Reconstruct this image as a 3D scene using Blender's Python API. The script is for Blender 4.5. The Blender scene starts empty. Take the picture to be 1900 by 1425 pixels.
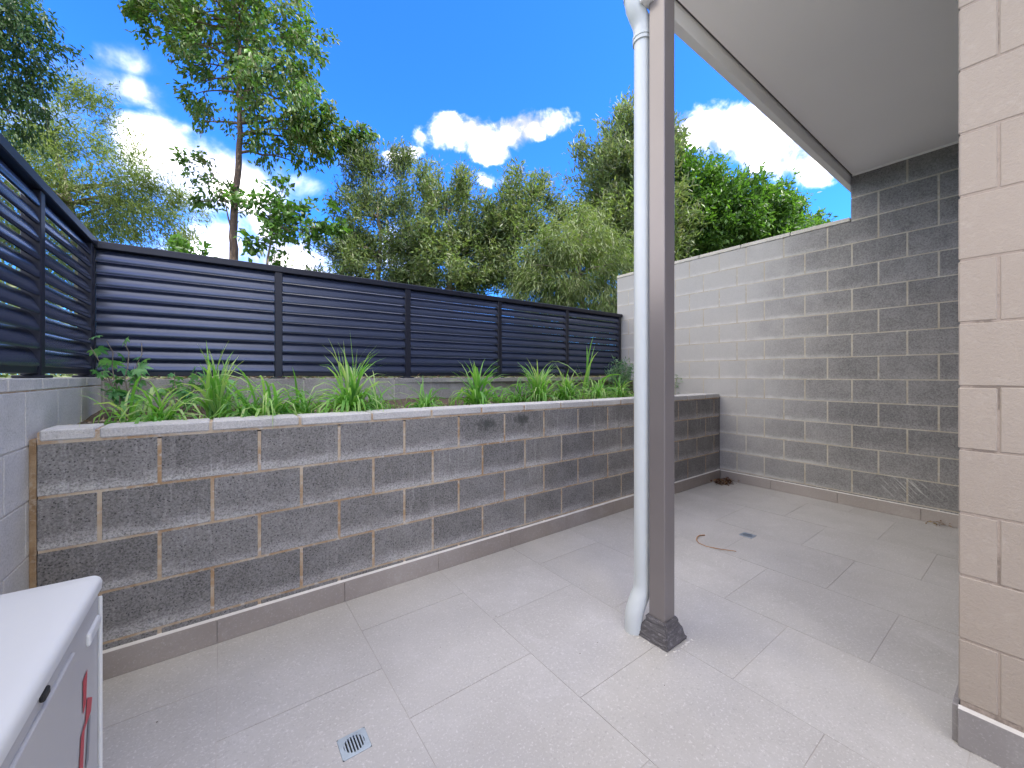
import bpy, bmesh, math, random
import numpy as np
from mathutils import Vector, Matrix

rad = math.radians
sc = bpy.context.scene
COL = sc.collection
random.seed(7)
rng = np.random.default_rng(7)

# ------------------------------------------------------------------ camera
EYE = 1.18
YAW = 53.674
cam_d = bpy.data.cameras.new("camera")
cam = bpy.data.objects.new("camera", cam_d)
COL.objects.link(cam)
cam.location = (0, 0, EYE)
cam.rotation_euler = (rad(90), 0, rad(YAW - 90))
cam_d.sensor_width = 36
cam_d.lens = 36 * 735.74 / 1900
cam_d.shift_x = -0.0014
cam_d.shift_y = -0.0082
cam_d.clip_start = 0.02
cam_d.clip_end = 900
sc.camera = cam
FW = Vector((math.cos(rad(YAW)), math.sin(rad(YAW)), 0))
RT = Vector((math.sin(rad(YAW)), -math.cos(rad(YAW)), 0))

# ------------------------------------------------------------------ light
SUN_EL = 52.0
SUN_AZ = -54.0            # compass angle in the ground plane, from +X towards +Y
SKY_STRENGTH = 0.15
CLOUD = 2.7
EXPOSURE = 0.96
sv = Vector((math.cos(rad(SUN_EL)) * math.cos(rad(SUN_AZ)), math.cos(rad(SUN_EL)) * math.sin(rad(SUN_AZ)), math.sin(rad(SUN_EL))))
sun_d = bpy.data.lights.new("sun", 'SUN')
sun_d.energy = 4.0
sun_d.angle = rad(0.53)
sun_d.color = (1.0, 0.95, 0.86)
sun = bpy.data.objects.new("sun", sun_d)
COL.objects.link(sun)
sun.rotation_euler = sv.to_track_quat('Z', 'Y').to_euler()
sun.location = (0, 0, 20)

sc.view_settings.view_transform = 'Standard'
sc.view_settings.look = 'None'
sc.view_settings.gamma = 1
sc.view_settings.use_curve_mapping = False
sc.view_settings.exposure = EXPOSURE
sc.cycles.max_bounces = 10
sc.cycles.diffuse_bounces = 7
sc.cycles.glossy_bounces = 3
sc.cycles.transparent_max_bounces = 8
sc.cycles.use_denoising = True


class N:
    """small helper round one node tree"""
    def __init__(s, tree):
        s.t = tree

    def put(s, sock, v):
        if v is None:
            return
        if isinstance(v, bpy.types.NodeSocket):
            s.t.links.new(v, sock)
        else:
            if sock.type == 'RGBA' and not hasattr(v, '__len__'):
                v = (v, v, v, 1)
            elif sock.type == 'RGBA' and len(v) == 3:
                v = (*v, 1)
            sock.default_value = v

    def node(s, kind, **kw):
        n = s.t.nodes.new(kind)
        for k, v in kw.items():
            setattr(n, k, v)
        return n

    def math(s, op, a, b=None, c=None, clamp=False):
        n = s.node('ShaderNodeMath', operation=op, use_clamp=clamp)
        for i, v in enumerate((a, b, c)):
            s.put(n.inputs[i], v)
        return n.outputs[0]

    def vmath(s, op, a, b=None):
        n = s.node('ShaderNodeVectorMath', operation=op)
        s.put(n.inputs[0], a)
        s.put(n.inputs[1], b)
        return n.outputs['Value'] if op in ('DOT_PRODUCT', 'LENGTH') else n.outputs[0]

    def mix(s, f, a, b, mode='MIX'):
        n = s.node('ShaderNodeMix', data_type='RGBA', blend_type=mode)
        s.put(n.inputs[0], f)
        s.put(n.inputs[6], a)
        s.put(n.inputs[7], b)
        return n.outputs[2]

    def step(s, v, lo, hi, a=0.0, b=1.0):
        n = s.node('ShaderNodeMapRange', interpolation_type='SMOOTHSTEP')
        for i, q in enumerate((v, lo, hi, a, b)):
            s.put(n.inputs[i], q)
        return n.outputs[0]

    def noise(s, vec, scale, detail=4, rough=0.55, dist=0.0, color=False):
        n = s.node('ShaderNodeTexNoise')
        s.put(n.inputs['Vector'], vec)
        s.put(n.inputs['Scale'], scale)
        s.put(n.inputs['Detail'], detail)
        s.put(n.inputs['Roughness'], rough)
        s.put(n.inputs['Distortion'], dist)
        return n.outputs['Color'] if color else n.outputs['Fac']

    def voro(s, vec, scale, out='Distance'):
        n = s.node('ShaderNodeTexVoronoi')
        s.put(n.inputs['Vector'], vec)
        s.put(n.inputs['Scale'], scale)
        return n.outputs[out]

    def mapv(s, vec, scale):
        n = s.node('ShaderNodeMapping')
        s.put(n.inputs['Vector'], vec)
        n.inputs['Scale'].default_value = scale
        return n.outputs[0]

    def bump(s, h, strength, dist):
        n = s.node('ShaderNodeBump')
        s.put(n.inputs['Height'], h)
        n.inputs['Strength'].default_value = strength
        n.inputs['Distance'].default_value = dist
        return n.outputs[0]


# ------------------------------------------------------------------ sky
world = bpy.data.worlds.new("World")
sc.world = world
world.use_nodes = True
wt = world.node_tree
wt.nodes.clear()
w = N(wt)
sky = w.node('ShaderNodeTexSky', sky_type='NISHITA')
sky.sun_disc = False
sky.sun_elevation = rad(SUN_EL)
sky.sun_rotation = math.atan2(sv.x, sv.y)
sky.air_density = 1.0
sky.dust_density = 0.3
sky.ozone_density = 2.5
geo = w.node('ShaderNodeTexCoord')
dirv = geo.outputs['Generated']
sep = w.node('ShaderNodeSeparateXYZ')
wt.links.new(dirv, sep.inputs[0])
Fd = w.vmath('DOT_PRODUCT', dirv, tuple(FW))
Rd = w.vmath('DOT_PRODUCT', dirv, tuple(RT))
Fc = w.math('MAXIMUM', Fd, 0.08)
wn = w.noise(dirv, 5.0, 8, 0.62, color=True)
wsep = w.node('ShaderNodeSeparateXYZ')
wt.links.new(wn, wsep.inputs[0])
U = w.math('ADD', w.math('DIVIDE', Rd, Fc), w.math('MULTIPLY', w.math('SUBTRACT', wsep.outputs[0], 0.5), 0.10))
V = w.math('ADD', w.math('DIVIDE', sep.outputs[2], Fc), w.math('MULTIPLY', w.math('SUBTRACT', wsep.outputs[1], 0.5), 0.08))
front = w.step(Fd, 0.1, 0.25)


def blob_field(items):
    acc = None
    for (px, py, rx, ry, tilt, amp) in items:
        uc, vc = (px - 952.7) / 735.7, (697 - py) / 735.7
        du = w.math('SUBTRACT', U, uc)
        dv = w.math('SUBTRACT', V, vc)
        ct, st = math.cos(rad(tilt)), math.sin(rad(tilt))
        a = w.math('DIVIDE', w.math('ADD', w.math('MULTIPLY', du, ct), w.math('MULTIPLY', dv, st)), rx / 735.7)
        b = w.math('DIVIDE', w.math('SUBTRACT', w.math('MULTIPLY', dv, ct), w.math('MULTIPLY', du, st)), ry / 735.7)
        r2 = w.math('ADD', w.math('MULTIPLY', a, a), w.math('MULTIPLY', b, b))
        v = w.math('MULTIPLY', w.math('SUBTRACT', 1.0, r2), amp)
        acc = v if acc is None else w.math('MAXIMUM', acc, v)
    return acc


puffs = blob_field([(850, 250, 84, 44, 4, 1), (900, 272, 44, 32, 0, .9), (1000, 230, 82, 32, 4, 1), (940, 246, 60, 30, 0, .8), (752, 290, 34, 16, 0, .6),
                    (1340, 240, 100, 58, 0, 1), (1430, 275, 115, 68, -14, 1), (1500, 310, 70, 38, -10, .8),
                    (930, 332, 40, 12, 0, .35)])
veil = blob_field([(330, 290, 130, 70, -20, 1.1), (430, 350, 200, 78, -12, 1.1), (560, 350, 70, 30, 0, .9), (430, 470, 280, 90, 0, 1.2),
                   (205, 112, 60, 26, 0, .25), (190, 150, 130, 26, -22, .45), (255, 175, 60, 20, -30, .3), (600, 520, 260, 70, 0, .6),
                   (60, 215, 90, 60, 0, .5), (690, 300, 60, 22, 0, .3), (1175, 330, 45, 35, 0, .3), (1080, 400, 70, 40, 0, .35)])
fine = w.noise(dirv, 16.0, 9, 0.6, 0.3)
soft = w.noise(dirv, 6.0, 6, 0.55, 0.4)
pd = w.step(w.math('ADD', puffs, w.math('MULTIPLY', w.math('SUBTRACT', fine, 0.5), 3.0)), -0.1, 0.95)
vd = w.step(w.math('ADD', veil, w.math('MULTIPLY', w.math('SUBTRACT', soft, 0.5), 4.6)), -0.35, 1.5, 0, 0.97)
inview = w.math('MULTIPLY', w.math('MAXIMUM', w.math('POWER', pd, 1.5), w.math('POWER', vd, 2.2)), front)
# unseen cloud added outside the view to whiten and lift the fill light
zc = w.math('MAXIMUM', w.math('ADD', sep.outputs[2], 0.12), 0.05)
px_ = w.math('DIVIDE', sep.outputs[0], zc)
py_ = w.math('DIVIDE', sep.outputs[1], zc)
cmb = w.node('ShaderNodeCombineXYZ')
wt.links.new(px_, cmb.inputs[0]); wt.links.new(py_, cmb.inputs[1])
cum = w.noise(cmb.outputs[0], 1.1, 8, 0.58, 0.2)
cover = w.step(cum, 0.40, 0.53)
inside = w.math('MULTIPLY', w.step(w.math('ABSOLUTE', U), 1.45, 1.75, 1, 0), w.math('MULTIPLY', w.step(V, 0.98, 1.2, 1, 0), w.step(Fd, 0.15, 0.3)))
cover = w.math('MULTIPLY', cover, w.math('SUBTRACT', 1.0, inside))
cover = w.math('MULTIPLY', cover, w.step(sep.outputs[2], 0.0, 0.06))
dens = w.math('MAXIMUM', inview, cover, clamp=True)
skycol = w.mix(1.0, sky.outputs[0], (0.225, 0.76, 1.8), 'MULTIPLY')
cloudcol = w.mix(w.step(w.noise(dirv, 8, 7, 0.6), 0.36, 0.56), (0.215, 0.205, 0.215), (1.0, 0.935, 0.83))
cloudcol = w.mix(1.0, cloudcol, (CLOUD / SKY_STRENGTH,) * 3, 'MULTIPLY')
out = w.mix(dens, skycol, cloudcol)
bg = w.node('ShaderNodeBackground')
wt.links.new(out, bg.inputs[0])
bg.inputs[1].default_value = SKY_STRENGTH
wo = w.node('ShaderNodeOutputWorld')
wt.links.new(bg.outputs[0], wo.inputs[0])


# ------------------------------------------------------------------ materials
def mat(name):
    m = bpy.data.materials.new(name)
    m.use_nodes = True
    n = N(m.node_tree)
    p = m.node_tree.nodes['Principled BSDF']
    return m, n, p


def pos(n):
    return n.node('ShaderNodeNewGeometry').outputs['Position']


def simple(name, col, rough=0.6, metal=0.0, vary=0.15, scale=8.0, bump=0.0, bscale=200, spec=0.5):
    m, n, p = mat(name)
    P = pos(n)
    f = n.noise(P, scale, 5)
    c = n.mix(f, tuple(x * (1 - vary) for x in col), tuple(min(1, x * (1 + vary)) for x in col))
    n.put(p.inputs['Base Color'], c)
    p.inputs['Roughness'].default_value = rough
    p.inputs['Metallic'].default_value = metal
    p.inputs['Specular IOR Level'].default_value = spec
    if bump:
        n.put(p.inputs['Normal'], n.bump(n.noise(P, bscale, 3), bump, 0.002))
    return m


def block_mat(name, dark, light, pale, eff=0.6, pit=0.7, patches=0.4, weather_or_light=None, bumpd=0.003, ts=1.0):
    m, n, p = mat(name)
    P = pos(n)
    gen = n.node('ShaderNodeTexCoord').outputs['Generated']
    gs = n.node('ShaderNodeSeparateXYZ'); n.t.links.new(gen, gs.inputs[0])
    info = n.node('ShaderNodeObjectInfo').outputs['Random']
    g1 = n.noise(P, 120 * ts, 5, 0.75)
    g2 = n.noise(P, 320, 2, 0.6)
    big = n.noise(P, 1.7, 5, 0.6)
    mid = n.noise(P, 9, 5, 0.6)
    f = n.math('ADD', n.math('MULTIPLY', n.step(g1, 0.38, 0.62), 0.6), n.math('MULTIPLY', n.step(mid, 0.3, 0.7), 0.25))
    f = n.math('ADD', f, n.math('MULTIPLY', info, 0.25), clamp=True)
    c = n.mix(f, dark, light)
    # open pits
    pits = n.step(n.voro(P, 95 * ts), 0.18, 0.34)
    keep = n.step(n.noise(P, 45 * ts, 3), 0.40, 0.55)
    pits = n.math('MAXIMUM', pits, n.math('SUBTRACT', 1.0, keep))
    c = n.mix(n.math('MULTIPLY', n.math('SUBTRACT', 1.0, pits), pit), c, (0.025, 0.025, 0.028))
    # lime bloom along the lower edge of each block, streaks below the joints
    sv_ = n.noise(n.mapv(P, (45, 45, 3.5)), 1.0, 3, 0.6)
    low = n.step(n.math('ADD', gs.outputs[2], n.math('MULTIPLY', n.math('SUBTRACT', n.noise(n.mapv(P, (6, 6, 22)), 1.0, 7, 0.75), 0.5), 0.62)), -0.02, 0.42, 1, 0)
    low = n.math('POWER', low, 1.4)
    strk = n.math('MULTIPLY', n.step(sv_, 0.5, 0.75), n.step(big, 0.45, 0.65))
    e = n.math('ADD', n.math('MULTIPLY', low, n.step(big, 0.30, 0.62, 0.25, 1.0)), n.math('MULTIPLY', strk, 0.5), clamp=True)
    e = n.math('MULTIPLY', e, n.step(g1, 0.36, 0.58, 0.35, 1.0))
    c = n.mix(n.math('MULTIPLY', e, eff), c, pale)
    pt = n.step(n.noise(P, 3.2, 6, 0.65), 0.5, 0.72)
    c = n.mix(n.math('MULTIPLY', pt, patches), c, pale)
    if weather_or_light:
        c = weather_or_light(n, P, c, gs)
    n.put(p.inputs['Base Color'], c)
    p.inputs['Roughness'].default_value = 0.92
    p.inputs['Specular IOR Level'].default_value = 0.25
    h = n.math('ADD', n.math('MULTIPLY', g1, 0.6), n.math('MULTIPLY', pits, 0.8))
    n.put(p.inputs['Normal'], n.bump(h, 0.7, bumpd))
    return m


def weather_and_skylight_boundary(n, P, c, gs):
    s3 = n.node('ShaderNodeSeparateXYZ'); n.t.links.new(P, s3.inputs[0])
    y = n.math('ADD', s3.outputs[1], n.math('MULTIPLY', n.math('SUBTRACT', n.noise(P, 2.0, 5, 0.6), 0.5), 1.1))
    # rain washed length beyond the roof: paler lime bloom, with open-sky brightness painted in too
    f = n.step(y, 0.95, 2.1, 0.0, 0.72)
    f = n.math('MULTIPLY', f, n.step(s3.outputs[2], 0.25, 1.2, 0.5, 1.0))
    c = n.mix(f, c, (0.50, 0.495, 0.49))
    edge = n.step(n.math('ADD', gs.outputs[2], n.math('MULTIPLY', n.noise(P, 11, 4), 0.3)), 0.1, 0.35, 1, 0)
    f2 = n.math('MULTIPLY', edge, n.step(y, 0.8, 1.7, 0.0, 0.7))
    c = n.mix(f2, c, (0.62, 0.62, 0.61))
    # scraped lime low down near the roof post end
    d = n.node('ShaderNodeVectorMath', operation='DISTANCE')
    n.put(d.inputs[0], n.mapv(P, (0, 1, 1.4))); d.inputs[1].default_value = (0, 0.68, 0.36)
    near = n.step(d.outputs['Value'], 0.05, 0.26, 1, 0)
    sc_ = n.mapv(P, (8, 60, 60))
    rot = n.node('ShaderNodeVectorRotate', rotation_type='X_AXIS'); n.put(rot.inputs['Vector'], P); rot.inputs['Angle'].default_value = rad(42)
    s_ = n.step(n.noise(n.mapv(rot.outputs[0], (6, 70, 7)), 1.0, 2), 0.52, 0.68)
    return n.mix(n.math('MULTIPLY', n.math('MULTIPLY', near, s_), 0.6), c, (0.6, 0.6, 0.58))


def weather_planter(n, P, c, gs):
    # two damp dark stains under the coping, a few rust dabs
    for (x, z, rx, rz) in ((1.40, 0.865, 0.09, 0.055), (1.69, 0.875, 0.085, 0.05)):
        d = n.node('ShaderNodeVectorMath', operation='DISTANCE')
        n.put(d.inputs[0], n.mapv(P, (1 / rx, 0, 1 / rz))); d.inputs[1].default_value = (x / rx, 0, z / rz)
        q = n.math('ADD', d.outputs['Value'], n.math('MULTIPLY', n.math('SUBTRACT', n.noise(P, 25, 4), 0.5), 1.6))
        c = n.mix(n.step(q, 0.3, 1.0, 0.75, 0), c, (0.045, 0.05, 0.045))
    return c


M_BLOCK_PLANTER = block_mat("planter_block", (0.10, 0.096, 0.093), (0.27, 0.262, 0.255), (0.56, 0.55, 0.535), 0.74, 0.7, 0.06, weather_planter)
M_BLOCK_BOUND = block_mat("boundary_block", (0.14, 0.14, 0.142), (0.29, 0.288, 0.287), (0.44, 0.435, 0.425), 0.45, 0.35, 0.15, weather_and_skylight_boundary, 0.003, 0.75)
M_BLOCK_LEFT = block_mat("side_block", (0.40, 0.395, 0.375), (0.56, 0.55, 0.53), (0.7, 0.69, 0.67), 0.4, 0.15, 0.4, None, 0.0015)
M_CAP = block_mat("coping_block", (0.36, 0.355, 0.35), (0.56, 0.55, 0.54), (0.75, 0.75, 0.74), 0.3, 0.12, 0.3, None, 0.0015)
M_CAP2 = block_mat("boundary_coping", (0.42, 0.40, 0.36), (0.62, 0.60, 0.55), (0.72, 0.71, 0.68), 0.3, 0.12, 0.3, None, 0.0015)
M_KERB = block_mat("back_kerb_block", (0.22, 0.21, 0.20), (0.36, 0.35, 0.34), (0.5, 0.49, 0.47), 0.4, 0.25, 0.4, None, 0.0015)


def mortar_mat(name, a, b, c3):
    m, n, p = mat(name)
    P = pos(n)
    c = n.mix(n.step(n.noise(P, 6, 5, 0.7), 0.35, 0.65), a, b)
    c = n.mix(n.step(n.noise(P, 30, 4, 0.7), 0.5, 0.75), c, c3)
    n.put(p.inputs['Base Color'], c)
    p.inputs['Roughness'].default_value = 0.95
    n.put(p.inputs['Normal'], n.bump(n.noise(P, 300, 3), 0.5, 0.002))
    return m


M_MORTAR_TAN = mortar_mat("sandy_mortar", (0.34, 0.22, 0.12), (0.48, 0.40, 0.30), (0.54, 0.51, 0.47))
M_MORTAR_PALE = mortar_mat("pale_mortar", (0.40, 0.36, 0.29), (0.47, 0.44, 0.38), (0.56, 0.55, 0.51))
M_MORTAR_GREY = mortar_mat("grey_mortar", (0.36, 0.34, 0.30), (0.46, 0.44, 0.41), (0.5, 0.5, 0.48))

# bagged and painted house blocks
m, n, p = mat("painted_block")
P = pos(n)
c = n.mix(n.noise(P, 2.2, 5), (0.315, 0.268, 0.225), (0.395, 0.342, 0.296))
c = n.mix(n.step(n.noise(P, 40, 4), 0.5, 0.8, 0, 0.3), c, (0.45, 0.40, 0.355))
n.put(p.inputs['Base Color'], c)
p.inputs['Roughness'].default_value = 0.75
n.put(p.inputs['Normal'], n.bump(n.math('ADD', n.noise(P, 110, 5, 0.7), n.noise(P, 8, 3)), 0.55, 0.005))
M_PAINTED = m
m, n, p = mat("painted_joint")
P = pos(n)
c = n.mix(n.step(n.noise(P, 5, 6, 0.7), 0.50, 0.60), (0.34, 0.285, 0.245), (0.20, 0.165, 0.14))
n.put(p.inputs['Base Color'], c)
p.inputs['Roughness'].default_value = 0.9
n.put(p.inputs['Normal'], n.bump(n.noise(P, 90, 4), 0.8, 0.004))
M_PAINT_JOINT = m


def tile_mat(name, a, b, seed=0.0, rough=0.55):
    m, n, p = mat(name)
    P = pos(n)
    info = n.node('ShaderNodeObjectInfo').outputs['Random']
    f = n.step(n.noise(P, 1.6, 6, 0.6), 0.3, 0.7)
    c = n.mix(f, a, b)
    c = n.mix(n.math('MULTIPLY', info, 0.28), c, tuple(x * 0.82 for x in a))
    spk = n.step(n.noise(P, 120, 3, 0.7), 0.54, 0.70, 0, 0.42 if a[0] > .36 else 0.16)
    c = n.mix(spk, c, (0.74, 0.73, 0.72))
    spd = n.step(n.noise(P, 100, 3, 0.7), 0.28, 0.44, 0.40, 0)
    c = n.mix(spd, c, (0.24, 0.23, 0.22))
    film = n.step(n.noise(P, 5, 6, 0.7, 0.6), 0.52, 0.75, 0, 0.16)
    c = n.mix(film, c, (0.66, 0.65, 0.65))
    dust = n.step(n.noise(n.mapv(P, (3, 1, 1)), 12, 5, 0.7, 1.0), 0.6, 0.8, 0, 0.2)
    c = n.mix(dust, c, (0.30, 0.27, 0.25))
    n.put(p.inputs['Base Color'], c)
    n.put(p.inputs['Roughness'], n.step(n.noise(P, 4, 5), 0.3, 0.7, rough - .1, rough + .12))
    p.inputs['Specular IOR Level'].default_value = 0.4
    n.put(p.inputs['Normal'], n.bump(n.noise(P, 220, 3, 0.6), 0.22, 0.001))
    return m


M_TILE = tile_mat("floor_tile", (0.395, 0.379, 0.358), (0.468, 0.452, 0.432))
M_SKIRT = tile_mat("skirting_tile", (0.27, 0.235, 0.21), (0.35, 0.315, 0.29), rough=0.6)
M_SKIRT2 = tile_mat("skirting_tile_pale", (0.32, 0.29, 0.27), (0.40, 0.365, 0.345), rough=0.6)
M_SKIRT3 = tile_mat("skirting_tile_grey", (0.24, 0.225, 0.225), (0.31, 0.295, 0.295), rough=0.6)
M_GROUT = simple("tile_grout", (0.405, 0.38, 0.36), 0.9, vary=0.4, scale=4)
M_CAULK = simple("caulk", (0.62, 0.60, 0.57), 0.6, vary=0.2, scale=12)
M_FENCE = simple("navy_powder_coat", (0.012, 0.014, 0.026), 0.4, metal=0.0, vary=0.2, scale=3, spec=0.35)
M_SLAT = simple("navy_slat_coat", (0.050, 0.064, 0.115), 0.25, metal=0.5, vary=0.25, scale=3, spec=0.7)
M_POST = simple("post_paint", (0.215, 0.195, 0.195), 0.30, metal=0.35, vary=0.10, scale=4, spec=0.6)
M_PIPE = simple("pipe_paint", (0.53, 0.57, 0.59), 0.42, vary=0.05, scale=10)
M_SOFFIT = simple("soffit_paint", (0.90, 0.895, 0.89), 0.8, vary=0.03, scale=2, bump=0.05, bscale=90)
M_BEAM = simple("beam_paint", (0.80, 0.795, 0.79), 0.45, vary=0.06, scale=4)
M_TRIM = simple("shadow_trim", (0.05, 0.05, 0.055), 0.7)
M_WHITE = simple("white_enamel", (0.68, 0.69, 0.68), 0.35, vary=0.03, scale=6)
M_WHITE2 = simple("panel_enamel", (0.48, 0.475, 0.47), 0.35, vary=0.04, scale=6)
M_RED = simple("red_print", (0.50, 0.04, 0.06), 0.5)
M_GREYPRINT = simple("grey_print", (0.22, 0.23, 0.26), 0.5)
M_BLACK = simple("black_plastic_and_shade", (0.012, 0.012, 0.013), 0.6)
M_STEEL = simple("drain_steel", (0.42, 0.50, 0.60), 0.32, metal=0.8, vary=0.2, scale=30)
M_RENDER = simple("wall_render", (0.55, 0.53, 0.50), 0.85, vary=0.06, scale=3, bump=0.2)
M_GLASS = simple("dark_window", (0.02, 0.025, 0.03), 0.08, spec=0.8)

# boot round the foot of the post: bitumen paint, scuffed with lime
m, n, p = mat("boot_coating")
P = pos(n)
c = n.mix(n.noise(P, 20, 5), (0.06, 0.055, 0.06), (0.11, 0.105, 0.115))
c = n.mix(n.step(n.noise(n.mapv(P, (20, 20, 60)), 1.5, 5, 0.7), 0.52, 0.7, 0, 0.55), c, (0.30, 0.29, 0.31))
n.put(p.inputs['Base Color'], c)
p.inputs['Roughness'].default_value = 0.6
n.put(p.inputs['Normal'], n.bump(n.noise(P, 70, 4), 0.8, 0.004))
M_BOOT = m

# soil and outside ground
m, n, p = mat("soil")
P = pos(n)
c = n.mix(n.noise(P, 25, 6, 0.7), (0.05, 0.035, 0.025), (0.16, 0.12, 0.085))
c = n.mix(n.step(n.voro(P, 45), 0.1, 0.3, 0.7, 0), c, (0.28, 0.24, 0.19))
n.put(p.inputs['Base Color'], c)
p.inputs['Roughness'].default_value = 0.95
n.put(p.inputs['Normal'], n.bump(n.noise(P, 60, 5), 1.0, 0.02))
M_SOIL = m
m, n, p = mat("ground_litter")
P = pos(n)
c = n.mix(n.noise(P, 3, 6, 0.7), (0.09, 0.075, 0.045), (0.16, 0.14, 0.08))
c = n.mix(n.step(n.noise(P, 0.4, 5), 0.45, 0.6), c, (0.07, 0.10, 0.035))
n.put(p.inputs['Base Color'], c)
p.inputs['Roughness'].default_value = 0.95
n.put(p.inputs['Normal'], n.bump(n.noise(P, 12, 6), 1.0, 0.05))
M_GROUND = m


def leaf_mat(name, cols, trans=0.35, rough=0.45, dry=None):
    """leaf colour comes from a per-leaf random value stored on the mesh"""
    m, n, p = mat(name)
    at = n.node('ShaderNodeAttribute', attribute_name="tone")
    cr = n.node('ShaderNodeValToRGB')
    n.t.links.new(at.outputs['Fac'], cr.inputs[0])
    cols = [(r * .98, g * 1.2, b * 1.08) for r, g, b in cols]
    el = cr.color_ramp.elements
    el[0].position, el[0].color = 0.0, (*cols[0], 1)
    el[1].position, el[1].color = 1.0, (*cols[-1], 1)
    for i, c_ in enumerate(cols[1:-1]):
        e_ = el.new((i + 1) / (len(cols) - 1))
        e_.color = (*c_, 1)
    n.put(p.inputs['Base Color'], cr.outputs[0])
    p.inputs['Roughness'].default_value = rough
    p.inputs['Specular IOR Level'].default_value = 0.55
    tr = n.node('ShaderNodeBsdfTranslucent')
    n.put(tr.inputs[0], n.mix(1.0, cr.outputs[0], (1.5, 1.6, 0.7), 'MULTIPLY'))
    mx = n.node('ShaderNodeMixShader')
    mx.inputs[0].default_value = trans
    n.t.links.new(p.outputs[0], mx.inputs[1])
    n.t.links.new(tr.outputs[0], mx.inputs[2])
    n.t.links.new(mx.outputs[0], m.node_tree.nodes['Material Output'].inputs[0])
    return m


M_LEAF_TALL = leaf_mat("brushbox_leaf", [(0.035, 0.07, 0.018), (0.055, 0.105, 0.025), (0.085, 0.15, 0.03), (0.12, 0.11, 0.05), (0.10, 0.19, 0.04)])
M_LEAF_DARK = leaf_mat("dark_leaf", [(0.02, 0.045, 0.018), (0.035, 0.07, 0.025), (0.06, 0.10, 0.04)])
M_LEAF_WISP = leaf_mat("wispy_leaf", [(0.09, 0.11, 0.05), (0.13, 0.16, 0.06), (0.15, 0.17, 0.03), (0.20, 0.20, 0.10)])
M_LEAF_OLIVE = leaf_mat("olive_leaf", [(0.045, 0.056, 0.030), (0.09, 0.11, 0.055), (0.14, 0.175, 0.075), (0.17, 0.15, 0.105), (0.21, 0.26, 0.13)])
M_LEAF_WEEP = leaf_mat("weeping_leaf", [(0.10, 0.12, 0.055), (0.15, 0.18, 0.07), (0.20, 0.19, 0.11), (0.17, 0.24, 0.06)])
M_LEAF_GREEN = leaf_mat("glossy_leaf", [(0.03, 0.06, 0.015), (0.055, 0.11, 0.025), (0.09, 0.17, 0.03), (0.14, 0.22, 0.05)])
M_GRASS = leaf_mat("strap_leaf", [(0.06, 0.13, 0.035), (0.11, 0.24, 0.05), (0.19, 0.36, 0.07), (0.40, 0.43, 0.20)], 0.4)
M_BROAD = leaf_mat("broad_leaf", [(0.05, 0.16, 0.07), (0.10, 0.26, 0.10), (0.20, 0.36, 0.15)], 0.35)
M_BLUE = leaf_mat("fine_leaf", [(0.06, 0.13, 0.07), (0.12, 0.21, 0.12), (0.22, 0.30, 0.18)], 0.3)
M_DRY = leaf_mat("dry_leaf", [(0.05, 0.015, 0.01), (0.12, 0.04, 0.02), (0.25, 0.12, 0.06), (0.35, 0.25, 0.15)], 0.1)
M_BARK = simple("brown_bark", (0.10, 0.072, 0.055), 0.9, vary=0.5, scale=14, bump=0.8, bscale=40)
M_BARK2 = simple("grey_bark", (0.20, 0.17, 0.14), 0.9, vary=0.5, scale=12, bump=0.8, bscale=40)
M_TWIG = simple("dry_twig", (0.36, 0.20, 0.10), 0.8, vary=0.4, scale=30)
M_PEBBLE = simple("pebble", (0.42, 0.36, 0.28), 0.85, vary=0.5, scale=30)


# ------------------------------------------------------------------ object helpers
def link(o, parent=None):
    COL.objects.link(o)
    if parent is not None:
        o.parent = parent
    return o


def tag(o, label=None, cat=None, group=None, kind=None):
    if label: o['label'] = label
    if cat: o['category'] = cat
    if group: o['group'] = group
    if kind: o['kind'] = kind
    return o


def empty(name, loc=(0, 0, 0), **kw):
    o = bpy.data.objects.new(name, None)
    o.empty_display_size = 0.1
    o.location = loc
    return tag(link(o), **kw)


def rel(parent, p):
    return Vector(p) - (parent.location if parent is not None else Vector((0, 0, 0)))


def new_mesh(name, verts, faces, mats, tone=None, smooth=False):
    me = bpy.data.meshes.new(name)
    v = np.asarray(verts, dtype=np.float32).reshape(-1, 3)
    f = np.asarray(faces, dtype=np.int32)
    me.vertices.add(len(v)); me.vertices.foreach_set("co", v.ravel())
    k = f.shape[1]
    me.loops.add(f.size); me.loops.foreach_set("vertex_index", f.ravel())
    me.polygons.add(len(f)); me.polygons.foreach_set("loop_start", np.arange(0, f.size, k, dtype=np.int32))
    me.polygons.foreach_set("loop_total", np.full(len(f), k, dtype=np.int32))
    if tone is not None:
        a = me.attributes.new("tone", 'FLOAT', 'POINT')
        a.data.foreach_set("value", np.asarray(tone, dtype=np.float32))
    me.update(calc_edges=True)
    me.materials.append(mats)
    if smooth:
        me.shade_smooth()
    return me


def obj_bm(name, bm, material, parent=None, loc=(0, 0, 0), smooth=False):
    me = bpy.data.meshes.new(name)
    bm.normal_update()
    bm.to_mesh(me); bm.free()
    me.materials.append(material)
    if smooth:
        me.shade_smooth(); me.set_sharp_from_angle(angle=rad(40))
    o = bpy.data.objects.new(name, me)
    link(o, parent)
    o.location = rel(parent, loc)
    return o


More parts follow.
